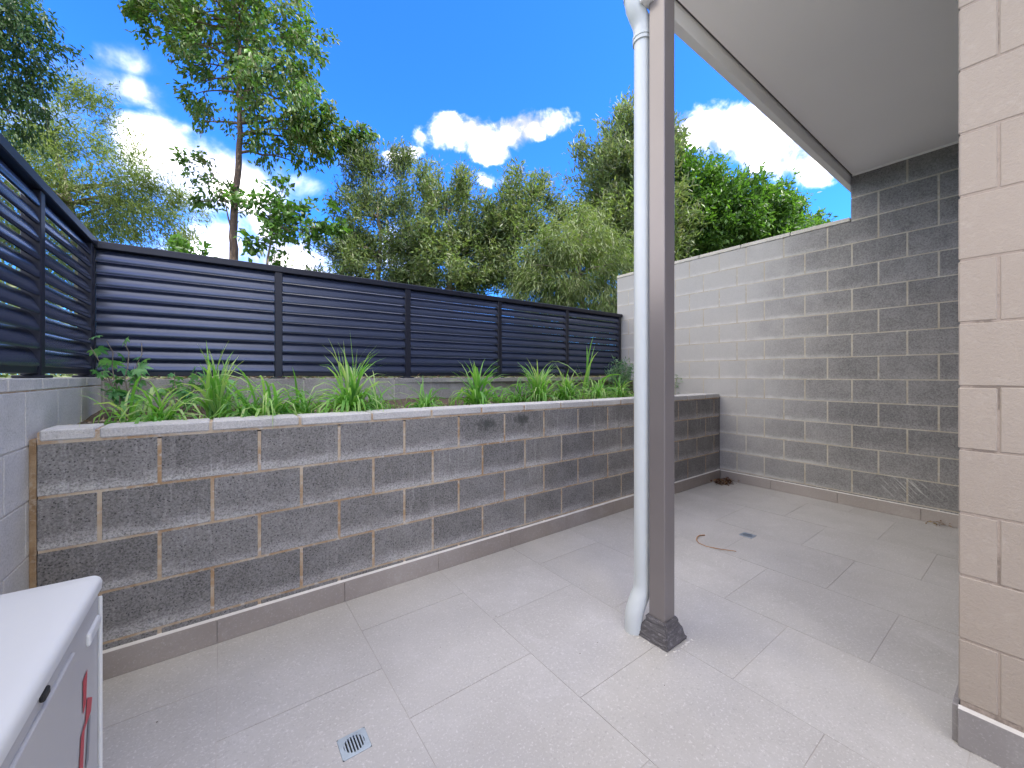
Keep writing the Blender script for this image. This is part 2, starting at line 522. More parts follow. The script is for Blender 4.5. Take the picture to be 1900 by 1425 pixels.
def add_box(bm, lo, hi, bevel=0.0, seg=1, M=None):
    lo, hi = Vector(lo), Vector(hi)
    r = bmesh.ops.create_cube(bm, size=1.0)
    for v in r['verts']:
        v.co = Vector(((v.co.x + .5) * (hi.x - lo.x) + lo.x, (v.co.y + .5) * (hi.y - lo.y) + lo.y, (v.co.z + .5) * (hi.z - lo.z) + lo.z))
    vs = r['verts']
    if bevel:
        es = list({e for v in vs for e in v.link_edges})
        rb = bmesh.ops.bevel(bm, geom=es, offset=bevel, segments=seg, affect='EDGES', profile=0.5)
        vs = list({v for f in rb['faces'] for v in f.verts} | {v for v in vs if v.is_valid})
    if M is not None:
        for v in vs: v.co = M @ v.co
    return vs


_cache = {}


def box_mesh(name, sx, sy, sz, material, bevel=0.003):
    key = (name, round(sx, 4), round(sy, 4), round(sz, 4), material.name)
    if key not in _cache:
        bm = bmesh.new()
        add_box(bm, (-sx / 2, -sy / 2, -sz / 2), (sx / 2, sy / 2, sz / 2), bevel)
        me = bpy.data.meshes.new(name)
        bm.normal_update(); bm.to_mesh(me); bm.free()
        me.materials.append(material)
        _cache[key] = me
    return _cache[key]


def put_box(name, lo, hi, material, parent, bevel=0.003, jit=0.0, rot=0.0):
    s = [hi[i] - lo[i] for i in range(3)]
    if min(s) < 0.008: return None
    o = bpy.data.objects.new(name, box_mesh(name, *s, material, bevel))
    link(o, parent)
    c = Vector([(hi[i] + lo[i]) / 2 for i in range(3)])
    c += Vector((random.uniform(-jit, jit), random.uniform(-jit, jit), 0))
    o.location = rel(parent, c)
    if rot: o.rotation_euler = (random.uniform(-rot, rot), random.uniform(-rot, rot), random.uniform(-rot, rot))
    return o


def add_tube(bm, pts, radii, n=10, cap=True):
    pts = [Vector(p_) for p_ in pts]
    if not hasattr(radii, '__len__'): radii = [radii] * len(pts)
    rings = []
    up = Vector((0, 0, 1))
    prev = None
    for i, p_ in enumerate(pts):
        d = (pts[min(i + 1, len(pts) - 1)] - pts[max(i - 1, 0)]).normalized()
        if prev is None:
            a = d.cross(up if abs(d.z) < .9 else Vector((1, 0, 0))).normalized()
        else:
            a = (prev - d * prev.dot(d)).normalized()
        prev = a
        b = d.cross(a)
        rings.append([bm.verts.new(p_ + (a * math.cos(t) + b * math.sin(t)) * radii[i]) for t in [2 * math.pi * k / n for k in range(n)]])
    for r0, r1 in zip(rings, rings[1:]):
        for k in range(n):
            bm.faces.new((r0[k], r0[(k + 1) % n], r1[(k + 1) % n], r1[k]))
    if cap:
        bm.faces.new(rings[0][::-1]); bm.faces.new(rings[-1])
    bmesh.ops.recalc_face_normals(bm, faces=bm.faces)


def Z(z):
    """height measured from the eye line"""
    return EYE + z


def floor_z(x):
    return EYE - 1.188 + 0.0075 * (x + 0.39)


# ------------------------------------------------------------------ block walls
def block_wall(parent, axis, face, sign, a0, a1, courses, thick, material, mortar, joint=0.010, recess=0.004, name="block", mortar_name="mortar", jit=0.0012, core_top=None, core_bottom=None):
    """axis: direction the wall runs ('x'/'y'); face: coordinate of the visible face; sign: side the wall body lies on.
    courses: (z0, z1, [joint positions])"""
    f0, f1 = sorted((face, face + sign * thick))
    zt = max(c_[1] for c_ in courses) if core_top is None else core_top
    zb = min(c_[0] for c_ in courses) if core_bottom is None else core_bottom
    bm = bmesh.new()
    if axis == 'x': add_box(bm, (a0 + .003, f0 + recess, zb), (a1 - .003, f1 - recess, zt - joint * 1.0))
    else: add_box(bm, (f0 + recess, a0 + .003, zb), (f1 - recess, a1 - .003, zt - joint * 1.0))
    obj_bm(mortar_name, bm, mortar, parent)
    for z0, z1, js in courses:
        cut = [a0] + [j for j in sorted(js) if a0 + .03 < j < a1 - .03] + [a1]
        for p0, p1 in zip(cut, cut[1:]):
            l = p0 + (joint / 2 if p0 > a0 else 0); h = p1 - (joint / 2 if p1 < a1 else 0)
            w_ = random.uniform(-.0012, .0012)
            zz0, zz1 = z0 + joint * .36, z1 - joint * .36
            if axis == 'x': put_box(name, (l, f0, zz0), (h, f1, zz1), material, parent, 0.003, 0, 0.0015)
            else: put_box(name, (f0, l, zz0), (f1, h, zz1), material, parent, 0.003, 0, 0.0015)
            o = parent.children[-1] if False else None


L2 = 0.351
XL, YW, XR = -0.566, 2.2016, 4.4815
YE = 3.632

# planter retaining wall
planter = empty("block_retaining_wall", (2.0, YW, 0), label="low dark grey block retaining wall with sandy mortar and pale coping, holding the planted bed", cat="retaining wall")
pz = -0.2494
cs = []
for k in range(5):
    off = -0.3847 if k % 2 == 1 else -0.3847 + L2 / 2
    js = [off + L2 * i for i in range(0, 16)]
    if k % 2 == 0: js = [j for j in js if j > -0.25]
    cs.append((Z(pz - .2 * (k + 1)), Z(pz - .2 * k), js))
PX0, PX1 = XL + 0.020, XR - 0.014
block_wall(planter, 'x', YW, 1, PX0, PX1, cs, 0.17, M_BLOCK_PLANTER, M_MORTAR_TAN, joint=0.012, recess=0.0025, core_bottom=Z(-1.22))
bm = bmesh.new(); add_box(bm, (XL + .001, YW + .004, Z(-1.22)), (PX0 - .0015, YW + .165, Z(-.235)))
obj_bm("corner_mortar", bm, mortar_mat("brown_mortar", (0.20, 0.12, 0.06), (0.34, 0.24, 0.14), (0.42, 0.36, 0.28)), planter)
x = PX0
jx = [-0.391 + L2 * i for i in range(15)]
cut = [PX0] + [j for j in jx if PX0 + .05 < j < PX1 - .03] + [PX1]
for a_, b_ in zip(cut, cut[1:]):
    dz = random.uniform(-.002, .002)
    put_box("coping_stone", (a_ + .006, YW - .003, Z(-.2435) + dz), (b_ - .006, YW + .174, Z(-.202) + dz), M_CAP, planter, 0.005, 0.001, 0.002)
bm = bmesh.new()
add_box(bm, (PX0, YW + .003, Z(-.2544)), (PX1, YW + .168, Z(-.2095)))
obj_bm("bed_mortar", bm, M_MORTAR_TAN, planter)

bm = bmesh.new(); add_box(bm, (PX1 + .0005, YW + .004, Z(-1.22)), (XR - .001, YW + .12, Z(-.24)))
obj_bm('joint_shade_strip', bm, M_BLACK, planter)  # black strip standing in for the shade inside the open joint

# left side wall
side = empty("side_block_wall", (XL, 1.0, 0), label="smooth pale grey block wall at the left edge carrying the short fence", cat="wall")
cs = []
for k in range(6):
    off = 2.175 if k % 2 == 0 else 2.0
    js = [off + L2 * i for i in range(-15, 4)]
    cs.append((Z(-.057 - .2 * (k + 1)), Z(-.057 - .2 * k), js))
block_wall(side, 'y', XL, -1, -2.6, 3.284, cs, 0.17, M_BLOCK_LEFT, M_MORTAR_GREY, joint=0.006, recess=0.002, core_bottom=Z(-1.3))
yy = 3.284
while yy > -2.6:
    put_box("coping_stone", (XL - .171, max(yy - .31, -2.6) + .002, Z(-.054)), (XL + .001, yy - .002, Z(-.010)), M_BLOCK_LEFT, side, 0.003, 0, 0.001)
    yy -= .314
bm = bmesh.new(); add_box(bm, (XL - .166, -2.6, Z(-.0605)), (XL - .003, 3.28, Z(-.018)))
obj_bm("bed_mortar", bm, M_MORTAR_TAN, side)

# kerb wall at the back of the bed
kerb = empty("back_kerb_wall", (2, 3.3, 0), label="low pale concrete block kerb behind the bed, under the long louvre fence", cat="kerb wall")


def back_y(x):  # line of the back fence
    return 3.33 + (x + .62) * (3.567 - 3.33) / 5.1


ang = math.atan2(3.567 - 3.33, 5.1)
kd = Vector((math.cos(ang), math.sin(ang), 0)); kn = Vector((-math.sin(ang), math.cos(ang), 0))
k0 = Vector((XL - .17, back_y(XL - .17) - .055, 0))
klen = (XR - k0.x) / kd.x - .01
KM = Matrix.Translation(k0) @ Matrix.Rotation(ang, 4, 'Z')
bm = bmesh.new(); add_box(bm, (0.001, .003, Z(-.62)), (klen, .16, Z(-.032)), M=KM)
obj_bm("mortar", bm, M_MORTAR_GREY, kerb)
for r_ in range(3):
    s0 = 0.0 if r_ % 2 else -.17
    while s0 < klen:
        a_, b_ = max(s0, 0) + .003, min(s0 + L2, klen) - .004
        if b_ - a_ > .03:
            zt = -.022 - .2 * r_
            o = put_box("block", (a_, 0, zt - .19), (b_, .165, zt), M_KERB, None, 0.003)
            o.parent = kerb
            o.location = KM @ Vector(o.location) + Vector((0, 0, EYE)) - kerb.location
            o.rotation_euler = (0, 0, ang)
        s0 += L2

# boundary wall on the right
bound = empty("boundary_block_wall", (XR, 1.8, 0), label="tall grey concrete block boundary wall with pale mortar, stepping up under the roof", cat="wall")
cs = []
evenJ = [0.3485 + .1755 * i for i in range(-16, 9) if i % 2 == 0] + [2.02, 2.39, 2.74, 3.09, 3.44]
oddJ = [0.3485 + .1755 * i for i in range(-17, 10) if i % 2 == 1] + [2.21, 2.56, 2.91, 3.26]
wz = -.0341
for k in range(-7, 7):
    zt = wz - .2 * (k - 0)
    js = evenJ if (k - 1) % 2 != 0 else oddJ
    cs.append((Z(zt - .2), Z(zt), js))
block_wall(bound, 'y', XR, 1, -2.5, YE, cs, 0.17, M_BLOCK_BOUND, M_MORTAR_PALE, joint=0.0085, recess=0.0015, core_bottom=Z(-1.3))
YST = 1.058
for r_ in range(2):
    z0 = 1.366 + .2 * r_
    js = evenJ if r_ == 1 else oddJ
    cut = [-2.5] + [j for j in sorted(js) if -2.4 < j < YST - .03] + [YST]
    for a_, b_ in zip(cut, cut[1:]):
        put_box("block", (XR, a_ + .005, Z(z0) + .005), (XR + .17, b_ - (.005 if b_ < YST else 0), Z(z0 + .2) - (.005 if r_ == 0 else 0)), M_BLOCK_BOUND, bound, .003, 0, .001)
bm = bmesh.new(); add_box(bm, (XR + .0015, -2.5, Z(1.356)), (XR + .168, YST - .004, Z(1.763)))
obj_bm("upper_mortar", bm, M_MORTAR_PALE, bound)
yy = YST + .002
while yy < YE:
    y1 = min(yy + .46, YE + .004)
    put_box("coping_stone", (XR - .006, yy + .003, Z(1.3655)), (XR + .176, y1 - .003, Z(1.402)), M_CAP2, bound, .004, 0, .0015)
    yy += .46

# ------------------------------------------------------------------ house: painted block corner, roof soffit, beam, unseen storeys above
HX, HY = 1.89, 0.178
house = empty("house", (HX, HY, 0), label="house corner of beige painted blocks with a white flat soffit over the patio", cat="house")
for k in range(-9, 5):
    z0, z1 = Z(wz - .2 * (k + 1)), Z(wz - .2 * k)
    if z0 < Z(-1.05): z0 = Z(-1.2)
    quoin = (k % 2 == 0)
    # face towards the small court (runs away from the corner towards -y)
    cut = [HY, HY - .081] if quoin else [HY]
    y = cut[-1] - (L2 - .0 if True else 0)
    while y > -2.45:
        cut.append(y); y -= L2
    cut.append(-2.5)
    for a_, b_ in zip(cut, cut[1:]):
        if a_ == HY and quoin: continue
        put_box("block", (HX, b_ + .002, z0 + .002), (HX + .09, a_ - (.002 if a_ < HY else 0), z1 - .002), M_PAINTED, house, .003, .0008, .002)
    # face under the soffit (runs to the boundary wall)
    st = HX if quoin else HX + .0935
    cut = [st]
    x = st + (L2 if quoin else L2 - .09 + .09)
    while x < XR - .05:
        cut.append(x); x += L2
    cut.append(XR - .002)
    for a_, b_ in zip(cut, cut[1:]):
        put_box("block", (a_ + (.003 if a_ > HX + .1 else 0), HY - .081, z0 + .003), (b_ - .003, HY, z1 - .003), M_PAINTED, house, .004, .0008, .002)
bm = bmesh.new()
add_box(bm, (HX + .0025, -2.5, Z(-1.25)), (HX + .086, HY - .004, Z(1.766)))
obj_bm("mortar", bm, M_PAINT_JOINT, house)
bm = bmesh.new()
add_box(bm, (HX + .087, HY - .077, Z(-1.25)), (XR - .004, HY - .0045, Z(1.766)))
obj_bm("mortar", bm, M_PAINT_JOINT, house)
# roof slab / soffit
SX0, SY1 = 1.535, 1.058
bm = bmesh.new(); add_box(bm, (SX0, -2.6, Z(1.769)), (XR + .2, SY1 - .012, Z(1.80)))
obj_bm("soffit", bm, M_SOFFIT, house)
bm = bmesh.new(); add_box(bm, (SX0, SY1 - .011, Z(1.776)), (XR + .2, SY1 - .001, Z(1.80)))
obj_bm("shadow_gap", bm, M_TRIM, house)
bm = bmesh.new(); add_box(bm, (SX0 - .02, SY1, Z(1.682)), (XR + .18, SY1 + .045, Z(1.95)), .003)
obj_bm("edge_beam", bm, M_BEAM, house)
bm = bmesh.new(); add_box(bm, (SX0 - .02, SY1 - .03, Z(1.768)), (SX0 + .0, -2.6, Z(1.95)))
obj_bm("side_fascia", bm, M_BEAM, house)
bm = bmesh.new(); add_box(bm, (XR - .012, HY, Z(1.7555)), (XR - .001, SY1 - .012, Z(1.7685)))
obj_bm("wall_trim", bm, M_SOFFIT, house)
# unseen storeys above, block added and sized to shade the court; wall behind
bm = bmesh.new()
add_box(bm, (SX0, -2.6, Z(1.801)), (11.0, SY1 - .05, Z(8.2)))
obj_bm("unseen_upper_mass", bm, M_RENDER, house)
bm = bmesh.new()
add_box(bm, (HX + .2, -2.7, -0.2), (11.0, -2.502, Z(1.768)))
obj_bm("rear_wall", bm, M_RENDER, house)
for zz in (Z(2.6), Z(5.3)):
    for xx in (2.6, 5.2, 7.8):
        bm = bmesh.new(); add_box(bm, (xx, SY1 - .045, zz), (xx + 1.5, SY1 - .03, zz + 1.3), .004)
        fr = obj_bm("window", bm, M_WHITE2, house)
        bm = bmesh.new(); add_box(bm, (xx + .06, SY1 - .029, zz + .06), (xx + 1.44, SY1 - .024, zz + 1.24))
        pn = obj_bm("pane", bm, M_GLASS, None); pn.parent = fr; pn.location = -Vector((0, 0, 0)); pn.location = (0, 0, 0)

# ------------------------------------------------------------------ floor
patio = empty("patio_floor", (0, 0, 0), kind="structure")
DRAINS = [(0.3425, 1.3295, 0.088, 0.0), (3.083, 1.315, 0.088, 0.0)]
bm = bmesh.new()
gx = sorted([XL, XR] + [d_[0] + e_ for d_ in DRAINS for e_ in (-.044, .044)])
gy = sorted([-6, YW + .01] + [d_[1] + e_ for d_ in DRAINS for e_ in (-.044, .044)])
gv = [[bm.verts.new((a_, b_, floor_z(a_) - .0012)) for b_ in gy] for a_ in gx]
for i in range(len(gx) - 1):
    for j in range(len(gy) - 1):
        mx_, my_ = (gx[i] + gx[i + 1]) / 2, (gy[j] + gy[j + 1]) / 2
        if any(abs(mx_ - d_[0]) < .044 and abs(my_ - d_[1]) < .044 for d_ in DRAINS): continue
        bm.faces.new((gv[i][j], gv[i + 1][j], gv[i + 1][j + 1], gv[i][j + 1]))
obj_bm("grout", bm, M_GROUT, patio)
bm = bmesh.new(); add_box(bm, (XL, -6, floor_z(XL) - .12), (XR, YW, floor_z(XL) - .03))
obj_bm("slab", bm, M_GROUT, patio)


def tile(x0, x1, y0, y1):
    g = 0.0012
    x0, x1, y0, y1 = x0 + g, x1 - g, y0 + g, y1 - g
    if x1 - x0 < .02 or y1 - y0 < .02: return
    bm = bmesh.new()
    xs, ys, hole = [x0, x1], [y0, y1], None
    for dx, dy, s, _ in DRAINS:
        if x0 < dx + s / 2 and x1 > dx - s / 2 and y0 < dy + s / 2 and y1 > dy - s / 2:
            hole = (dx - s / 2, dx + s / 2, dy - s / 2, dy + s / 2)
            xs = sorted({x0, x1} | {q for q in hole[:2] if x0 < q < x1}); ys = sorted({y0, y1} | {q for q in hole[2:] if y0 < q < y1})
    dz = random.uniform(-.0004, .0006)
    gv = [[bm.verts.new((a_, b_, floor_z(a_) + dz)) for b_ in ys] for a_ in xs]
    for i in range(len(xs) - 1):
        for j in range(len(ys) - 1):
            if hole and hole[0] < (xs[i] + xs[i + 1]) / 2 < hole[1] and hole[2] < (ys[j] + ys[j + 1]) / 2 < hole[3]: continue
            bm.faces.new((gv[i][j], gv[i + 1][j], gv[i + 1][j + 1], gv[i][j + 1]))
    ext = bmesh.ops.extrude_face_region(bm, geom=bm.faces[:])
    for v in [e for e in ext['geom'] if isinstance(e, bmesh.types.BMVert)]: v.co.z -= .006
    bmesh.ops.recalc_face_normals(bm, faces=bm.faces)
    me = bpy.data.meshes.new("tile"); bm.to_mesh(me); bm.free(); me.materials.append(M_TILE)
    o = bpy.data.objects.new("tile", me); link(o, patio)


xs = [XL + .002] + [-.015 + .535 * k for k in range(0, 9)] + [XR - .002]
for i, (a_, b_) in enumerate(zip(xs, xs[1:])):
    off = 1.602 if i % 2 == 1 else 1.312
    if i == 5: off = 1.602 - .58
    ys = [off + .58 * k for k in range(-8, 4)]
    ys = [-2.6] + [y for y in ys if -2.55 < y < YW - .03] + [YW - .0005]
    for c_, d_ in zip(ys, ys[1:]):
        # keep clear of the house corner
        if a_ >= HX and d_ <= HY: continue
        tile(a_, b_, c_, d_)

# skirting tiles
sk1 = empty("planter_skirting", (0, YW, 0), kind="structure")


def skirt_piece(parent, p0, p1, nrm, h, t, material, ztop=None):
    """upright tile between two floor points, standing t proud of the wall"""
    p0, p1 = Vector(p0), Vector(p1)
    bm = bmesh.new()
    nv = Vector(nrm)
    q = []
    for P_ in (p0, p1):
        zf = floor_z(P_.x) + .0008
        zt_ = zf + h
        q.append([P_ + nv * .0 + Vector((0, 0, zf)), P_ + nv * t + Vector((0, 0, zf)), P_ + nv * t + Vector((0, 0, zt_)), P_ + Vector((0, 0, zt_))])
    va = [bm.verts.new(v) for v in q[0]]; vb = [bm.verts.new(v) for v in q[1]]
    for i in range(4): bm.faces.new((va[i], va[(i + 1) % 4], vb[(i + 1) % 4], vb[i]))
    bm.faces.new(va[::-1]); bm.faces.new(vb)
    bmesh.ops.recalc_face_normals(bm, faces=bm.faces)
    bmesh.ops.bevel(bm, geom=bm.edges[:], offset=.0012, segments=1, affect='EDGES')
    me = bpy.data.meshes.new("tile"); bm.to_mesh(me); bm.free(); me.materials.append(material)
    o = bpy.data.objects.new("tile", me); link(o, parent); o.location = -parent.location
    return o


def caulk_line(parent, p0, p1, nrm, h, t, s=0.006):
    bm = bmesh.new(); nv = Vector(nrm)
    q = []
    for P_ in (Vector(p0), Vector(p1)):
        zt_ = floor_z(P_.x) + h
        q.append([bm.verts.new(P_ + nv * (-.002) + Vector((0, 0, zt_ + s))), bm.verts.new(P_ + nv * (t - .001) + Vector((0, 0, zt_ + .0012))),
                  bm.verts.new(P_ + nv * (t - .001) + Vector((0, 0, zt_ - .003))), bm.verts.new(P_ + nv * (-.002) + Vector((0, 0, zt_ - .003)))])
    for i in range(4): bm.faces.new((q[0][i], q[0][(i + 1) % 4], q[1][(i + 1) % 4], q[1][i]))
    bm.faces.new(q[0][::-1]); bm.faces.new(q[1])
    bmesh.ops.recalc_face_normals(bm, faces=bm.faces)
    me = bpy.data.meshes.new("caulk"); bm.to_mesh(me); bm.free(); me.materials.append(M_CAULK)
    o = bpy.data.objects.new("caulk", me); link(o, parent); o.location = -parent.location


SKT = .014
cut = [XL + .004] + [-.017 + .533 * k for k in range(0, 9)] + [XR - .016]
for a_, b_ in zip(cut, cut[1:]):
    skirt_piece(sk1, (a_ + .0006, YW, 0), (b_ - .0006, YW, 0), (0, -1, 0), .105, SKT, M_SKIRT)
caulk_line(sk1, (XL + .004, YW, 0), (XR - .016, YW, 0), (0, -1, 0), .105, SKT, .008)
sk2 = empty("boundary_skirting", (XR, 1, 0), kind="structure")
cut = [HY + .002, .62, 1.15, 1.69, YW - SKT - .001]
for a_, b_ in zip(cut, cut[1:]):
    skirt_piece(sk2, (XR, a_ + .001, 0), (XR, b_ - .001, 0), (-1, 0, 0), .098, SKT, M_SKIRT2)
caulk_line(sk2, (XR, HY + .002, 0), (XR, YW - SKT - .001, 0), (-1, 0, 0), .098, SKT)
sk3 = empty("house_skirting", (HX, 0, 0), kind="structure")
cut = [HY + .001, -.30, -.83, -1.36, -1.9, -2.49]
for a_, b_ in zip(cut, cut[1:]):
    skirt_piece(sk3, (HX, b_ + .001, 0), (HX, a_ - .001, 0), (-1, 0, 0), .118, SKT, M_SKIRT3)
caulk_line(sk3, (HX, -2.49, 0), (HX, HY, 0), (-1, 0, 0), .118, SKT)
cut = [HX + .002, 2.42, 2.95, 3.48, 4.01, XR - .016]
for a_, b_ in zip(cut, cut[1:]):
    skirt_piece(sk3, (a_, HY, 0), (b_ - .002, HY, 0), (0, 1, 0), .118, SKT, M_SKIRT3)

# ------------------------------------------------------------------ outside ground, bed soil
bm = bmesh.new()


def quad(bm, x0, x1, y0, y1, z):
    bm.faces.new([bm.verts.new(q_) for q_ in ((x0, y0, z), (x1, y0, z), (x1, y1, z), (x0, y1, z))])


G = Z(-.06)
quad(bm, -300, XL - .165, -300, 3.36, G)
quad(bm, XR + .165, 300, -300, 3.36, G - .5)
nx, ny = 60, 40
grid = []
for j in range(ny + 1):
    yy = 3.36 + (300 - 3.36) * (j / ny) ** 2.6
    row = []
    for i in range(nx + 1):
        u_ = (i / nx) * 2 - 1
        xx = 2 + math.copysign(abs(u_) ** 2.2, u_) * 300
        zz = G + (0 if j < 3 else 0.12 * math.sin(xx * .5) * math.cos(yy * .4) * min(1, (yy - 4) / 5)) + (-0.5 if xx > XR + .3 and j < 1 else 0)
        row.append(bm.verts.new((xx, yy, zz)))
    grid.append(row)
for j in range(ny):
    for i in range(nx):
        bm.faces.new((grid[j][i], grid[j][i + 1], grid[j + 1][i + 1], grid[j + 1][i]))
ground = obj_bm("ground", bm, M_GROUND); tag(ground, kind="structure")
bm = bmesh.new()
n_ = 40
rows = []
for j in range(9):
    row = []
    for i in range(n_ + 1):
        xx = XL + (XR - XL) * i / n_
        yy = YW + .165 + (back_y(xx) - .05 - YW - .165) * j / 8
        row.append(bm.verts.new((xx, yy, Z(-.265 + random.uniform(-.012, .012) + .06 * j / 8))))
    rows.append(row)
for j in range(8):
    for i in range(n_): bm.faces.new((rows[j][i], rows[j][i + 1], rows[j + 1][i + 1], rows[j + 1][i]))
tag(obj_bm("bed_soil", bm, M_SOIL, smooth=True), kind="structure")

# ------------------------------------------------------------------ louvre fences


def slat_mesh(length, name="slat"):
    """one oval louvre blade, leaning back at the top"""
    key = ("slat", round(length, 4))
    if key in _cache: return _cache[key]
    bm = bmesh.new()
    n = 14
    tilt = rad(29)
    ring0, ring1 = [], []
    for k in range(n):
        t = 2 * math.pi * k / n
        a, b = .0470 * math.cos(t), .0150 * math.sin(t)      # a along the chord (up), b through the blade
        z_ = a * math.cos(tilt) - b * math.sin(tilt)
        y_ = a * math.sin(tilt) + b * math.cos(tilt)
        ring0.append(bm.verts.new((-length / 2, y_, z_))); ring1.append(bm.verts.new((length / 2, y_, z_)))
    for k in range(n): bm.faces.new((ring0[k], ring1[k], ring1[(k + 1) % n], ring0[(k + 1) % n]))
    bm.faces.new(ring0); bm.faces.new(ring1[::-1])
    bmesh.ops.recalc_face_normals(bm, faces=bm.faces)
    me = bpy.data.meshes.new(name); bm.to_mesh(me); bm.free(); me.materials.append(M_SLAT)
    me.shade_smooth(); me.set_sharp_from_angle(angle=rad(60))
    _cache[key] = me
    return me


def fence(root, A, B, zA, zB, posts, zb, nslat, flip=1):
    """A->B run; posts: distances along the run; the blades sit between the posts"""
    A, B = Vector((*A, 0)), Vector((*B, 0))
    d = (B - A).normalized(); Ln = (B - A).length
    an = math.atan2(d.y, d.x)
    slope = math.atan2(zB - zA, Ln)
    for s in posts:
        zt = Z(zA + (zB - zA) * s / Ln) - .032
        bm = bmesh.new(); add_box(bm, (-.024, -.028, zb), (.024, .028, zt), .003)
        o = obj_bm("post", bm, M_FENCE, root); P_ = A + d * s
        o.location = rel(root, P_); o.rotation_euler = (0, 0, an)
        bm = bmesh.new(); add_box(bm, (-.05, -.045, zb - .004), (.05, .045, zb + .008), .003)
        bp = obj_bm("base_plate", bm, M_FENCE, None); bp.parent = o
    bm = bmesh.new()
    add_box(bm, (-.03, -.036, -.032), (Ln + .03, .036, .012), .004)
    o = obj_bm("top_rail", bm, M_FENCE, root); o.location = rel(root, A + Vector((0, 0, Z(zA)))); o.rotation_euler = (0, -slope, an)
    for s0, s1 in zip(posts, posts[1:]):
        ln = s1 - s0 - .052
        mid = A + d * (s0 + s1) / 2
        z1 = Z(zA + (zB - zA) * ((s0 + s1) / 2) / Ln)
        bm = bmesh.new(); add_box(bm, (-ln / 2, -.02, -.018), (ln / 2, .02, .018), .003)
        o = obj_bm("bottom_rail", bm, M_FENCE, root); o.location = rel(root, mid + Vector((0, 0, zb + .032))); o.rotation_euler = (0, 0, an)
        top, bot = z1 - .062, zb + .083
        for k in range(nslat):
            o = bpy.data.objects.new("slat", slat_mesh(ln)); link(o, root)
            o.location = rel(root, mid + Vector((0, 0, bot + (top - bot) * k / (nslat - 1))))
            o.rotation_euler = (rad(random.uniform(-1.2, 1.2)), 0 if k < 2 else -slope * k / nslat, an if flip > 0 else an + math.pi)


A0, B0 = (-.62, 3.33), (4.445, back_y(4.445))


def on_line(px):
    t = (px - 952.68) / 735.74
    dx, dy = RT.x * t + FW.x, RT.y * t + FW.y
    # intersect with the fence line
    ex, ey = B0[0] - A0[0], B0[1] - A0[1]
    det = dx * (-ey) + dy * ex
    k = (A0[0] * (-ey) + A0[1] * ex) / det
    qx, qy = dx * k, dy * k
    return math.hypot(qx - A0[0], qy - A0[1])


LnB = math.hypot(B0[0] - A0[0], B0[1] - A0[1])
pB = [0.0] + [on_line(q) for q in (516, 755, 925, 1050)] + [LnB - .02]
bf = empty("long_louvre_fence", (*A0, 0), label="long dark navy fence of angled horizontal louvres behind the planted bed", cat="fence")
fence(bf, A0, B0, .775, .838, pB, Z(-.018), 10)
lf = empty("side_louvre_fence", (-.62, 1.8, 0), label="short dark louvre fence on top of the left block wall, foliage showing between its slats", cat="fence")
pL = [0.09, .87, 1.62, 2.37, 3.12, 3.9, 4.6]
fence(lf, (-.62, 3.33), (-.62, -1.4), .783, .80, pL, Z(-.006), 10, flip=-1)

# ------------------------------------------------------------------ roof post and downpipe
PXc, PYc = 1.5955, 1.0425
post = empty("roof_post", (PXc, PYc, 0), label="square grey-brown steel post holding the roof edge, dark boot at its foot", cat="post")
bm = bmesh.new(); add_box(bm, (PXc - .0395, PYc - .0395, floor_z(PXc) - .01), (PXc + .0395, PYc + .0395, Z(1.681)), .004, 2)
add_box(bm, (PXc - .0395, PYc - .0395, Z(1.6815)), (PXc + .0395, PYc + .0150, Z(1.7685)), .003, 1)
obj_bm("shaft", bm, M_POST, post)
bm = bmesh.new()
zf = floor_z(PXc)
prof = [(.077, -.002), (.076, .012), (.070, .022), (.065, .048), (.058, .062), (.053, .070), (.051, .088), (.046, .094), (.040, .094)]
rings = []
for r_, z_ in prof:
    ring = []
    for k in range(4):
        cx_, cy_ = ((-1, -1), (1, -1), (1, 1), (-1, 1))[k]
        ccx = PXc + cx_ * r_ * (.9 if z_ < .02 and k == 2 else 1)
        for (ax, ay) in ((0, 0),):
            ring.append(bm.verts.new((ccx, PYc + cy_ * r_, zf + z_)))
    rings.append(ring)
for r0, r1 in zip(rings, rings[1:]):
    for k in range(4): bm.faces.new((r0[k], r0[(k + 1) % 4], r1[(k + 1) % 4], r1[k]))
bm.faces.new(rings[0][::-1]); bm.faces.new(rings[-1])
bmesh.ops.bevel(bm, geom=[e for e in bm.edges if abs(e.verts[0].co.z - e.verts[1].co.z) > .003], offset=.005, segments=2, affect='EDGES')
bmesh.ops.subdivide_edges(bm, edges=bm.edges[:], cuts=2, use_grid_fill=True)
for v in bm.verts:
    if v.co.z < zf + .09:
        v.co += Vector((random.uniform(-1, 1), random.uniform(-1, 1), 0)) * .0013
    if v.co.z < zf + .012:
        v.co += Vector((random.uniform(-1, 1), random.uniform(-1, 1), 0)) * .004
obj_bm("boot", bm, M_BOOT, post)
# crumbs of lime round the boot
cr = []
bm = bmesh.new()
for k in range(34):
    s_ = random.uniform(-1, 1) * .09; side_ = random.choice((0, 1))
    q_ = (PXc - .090 - random.random() * .012, PYc + s_) if side_ else (PXc + s_, PYc - .090 - random.random() * .012)
    r_ = random.uniform(.002, .005)
    bmesh.ops.create_icosphere(bm, subdivisions=1, radius=r_, matrix=Matrix.Translation((q_[0], q_[1], floor_z(q_[0]) + r_ * .5)) @ Matrix.Diagonal((1.4, 1, .6, 1)))
o = obj_bm("crumbs", bm, M_CAULK); tag(o, kind="stuff", label="pale mortar crumbs round the boot of the post", cat="debris")

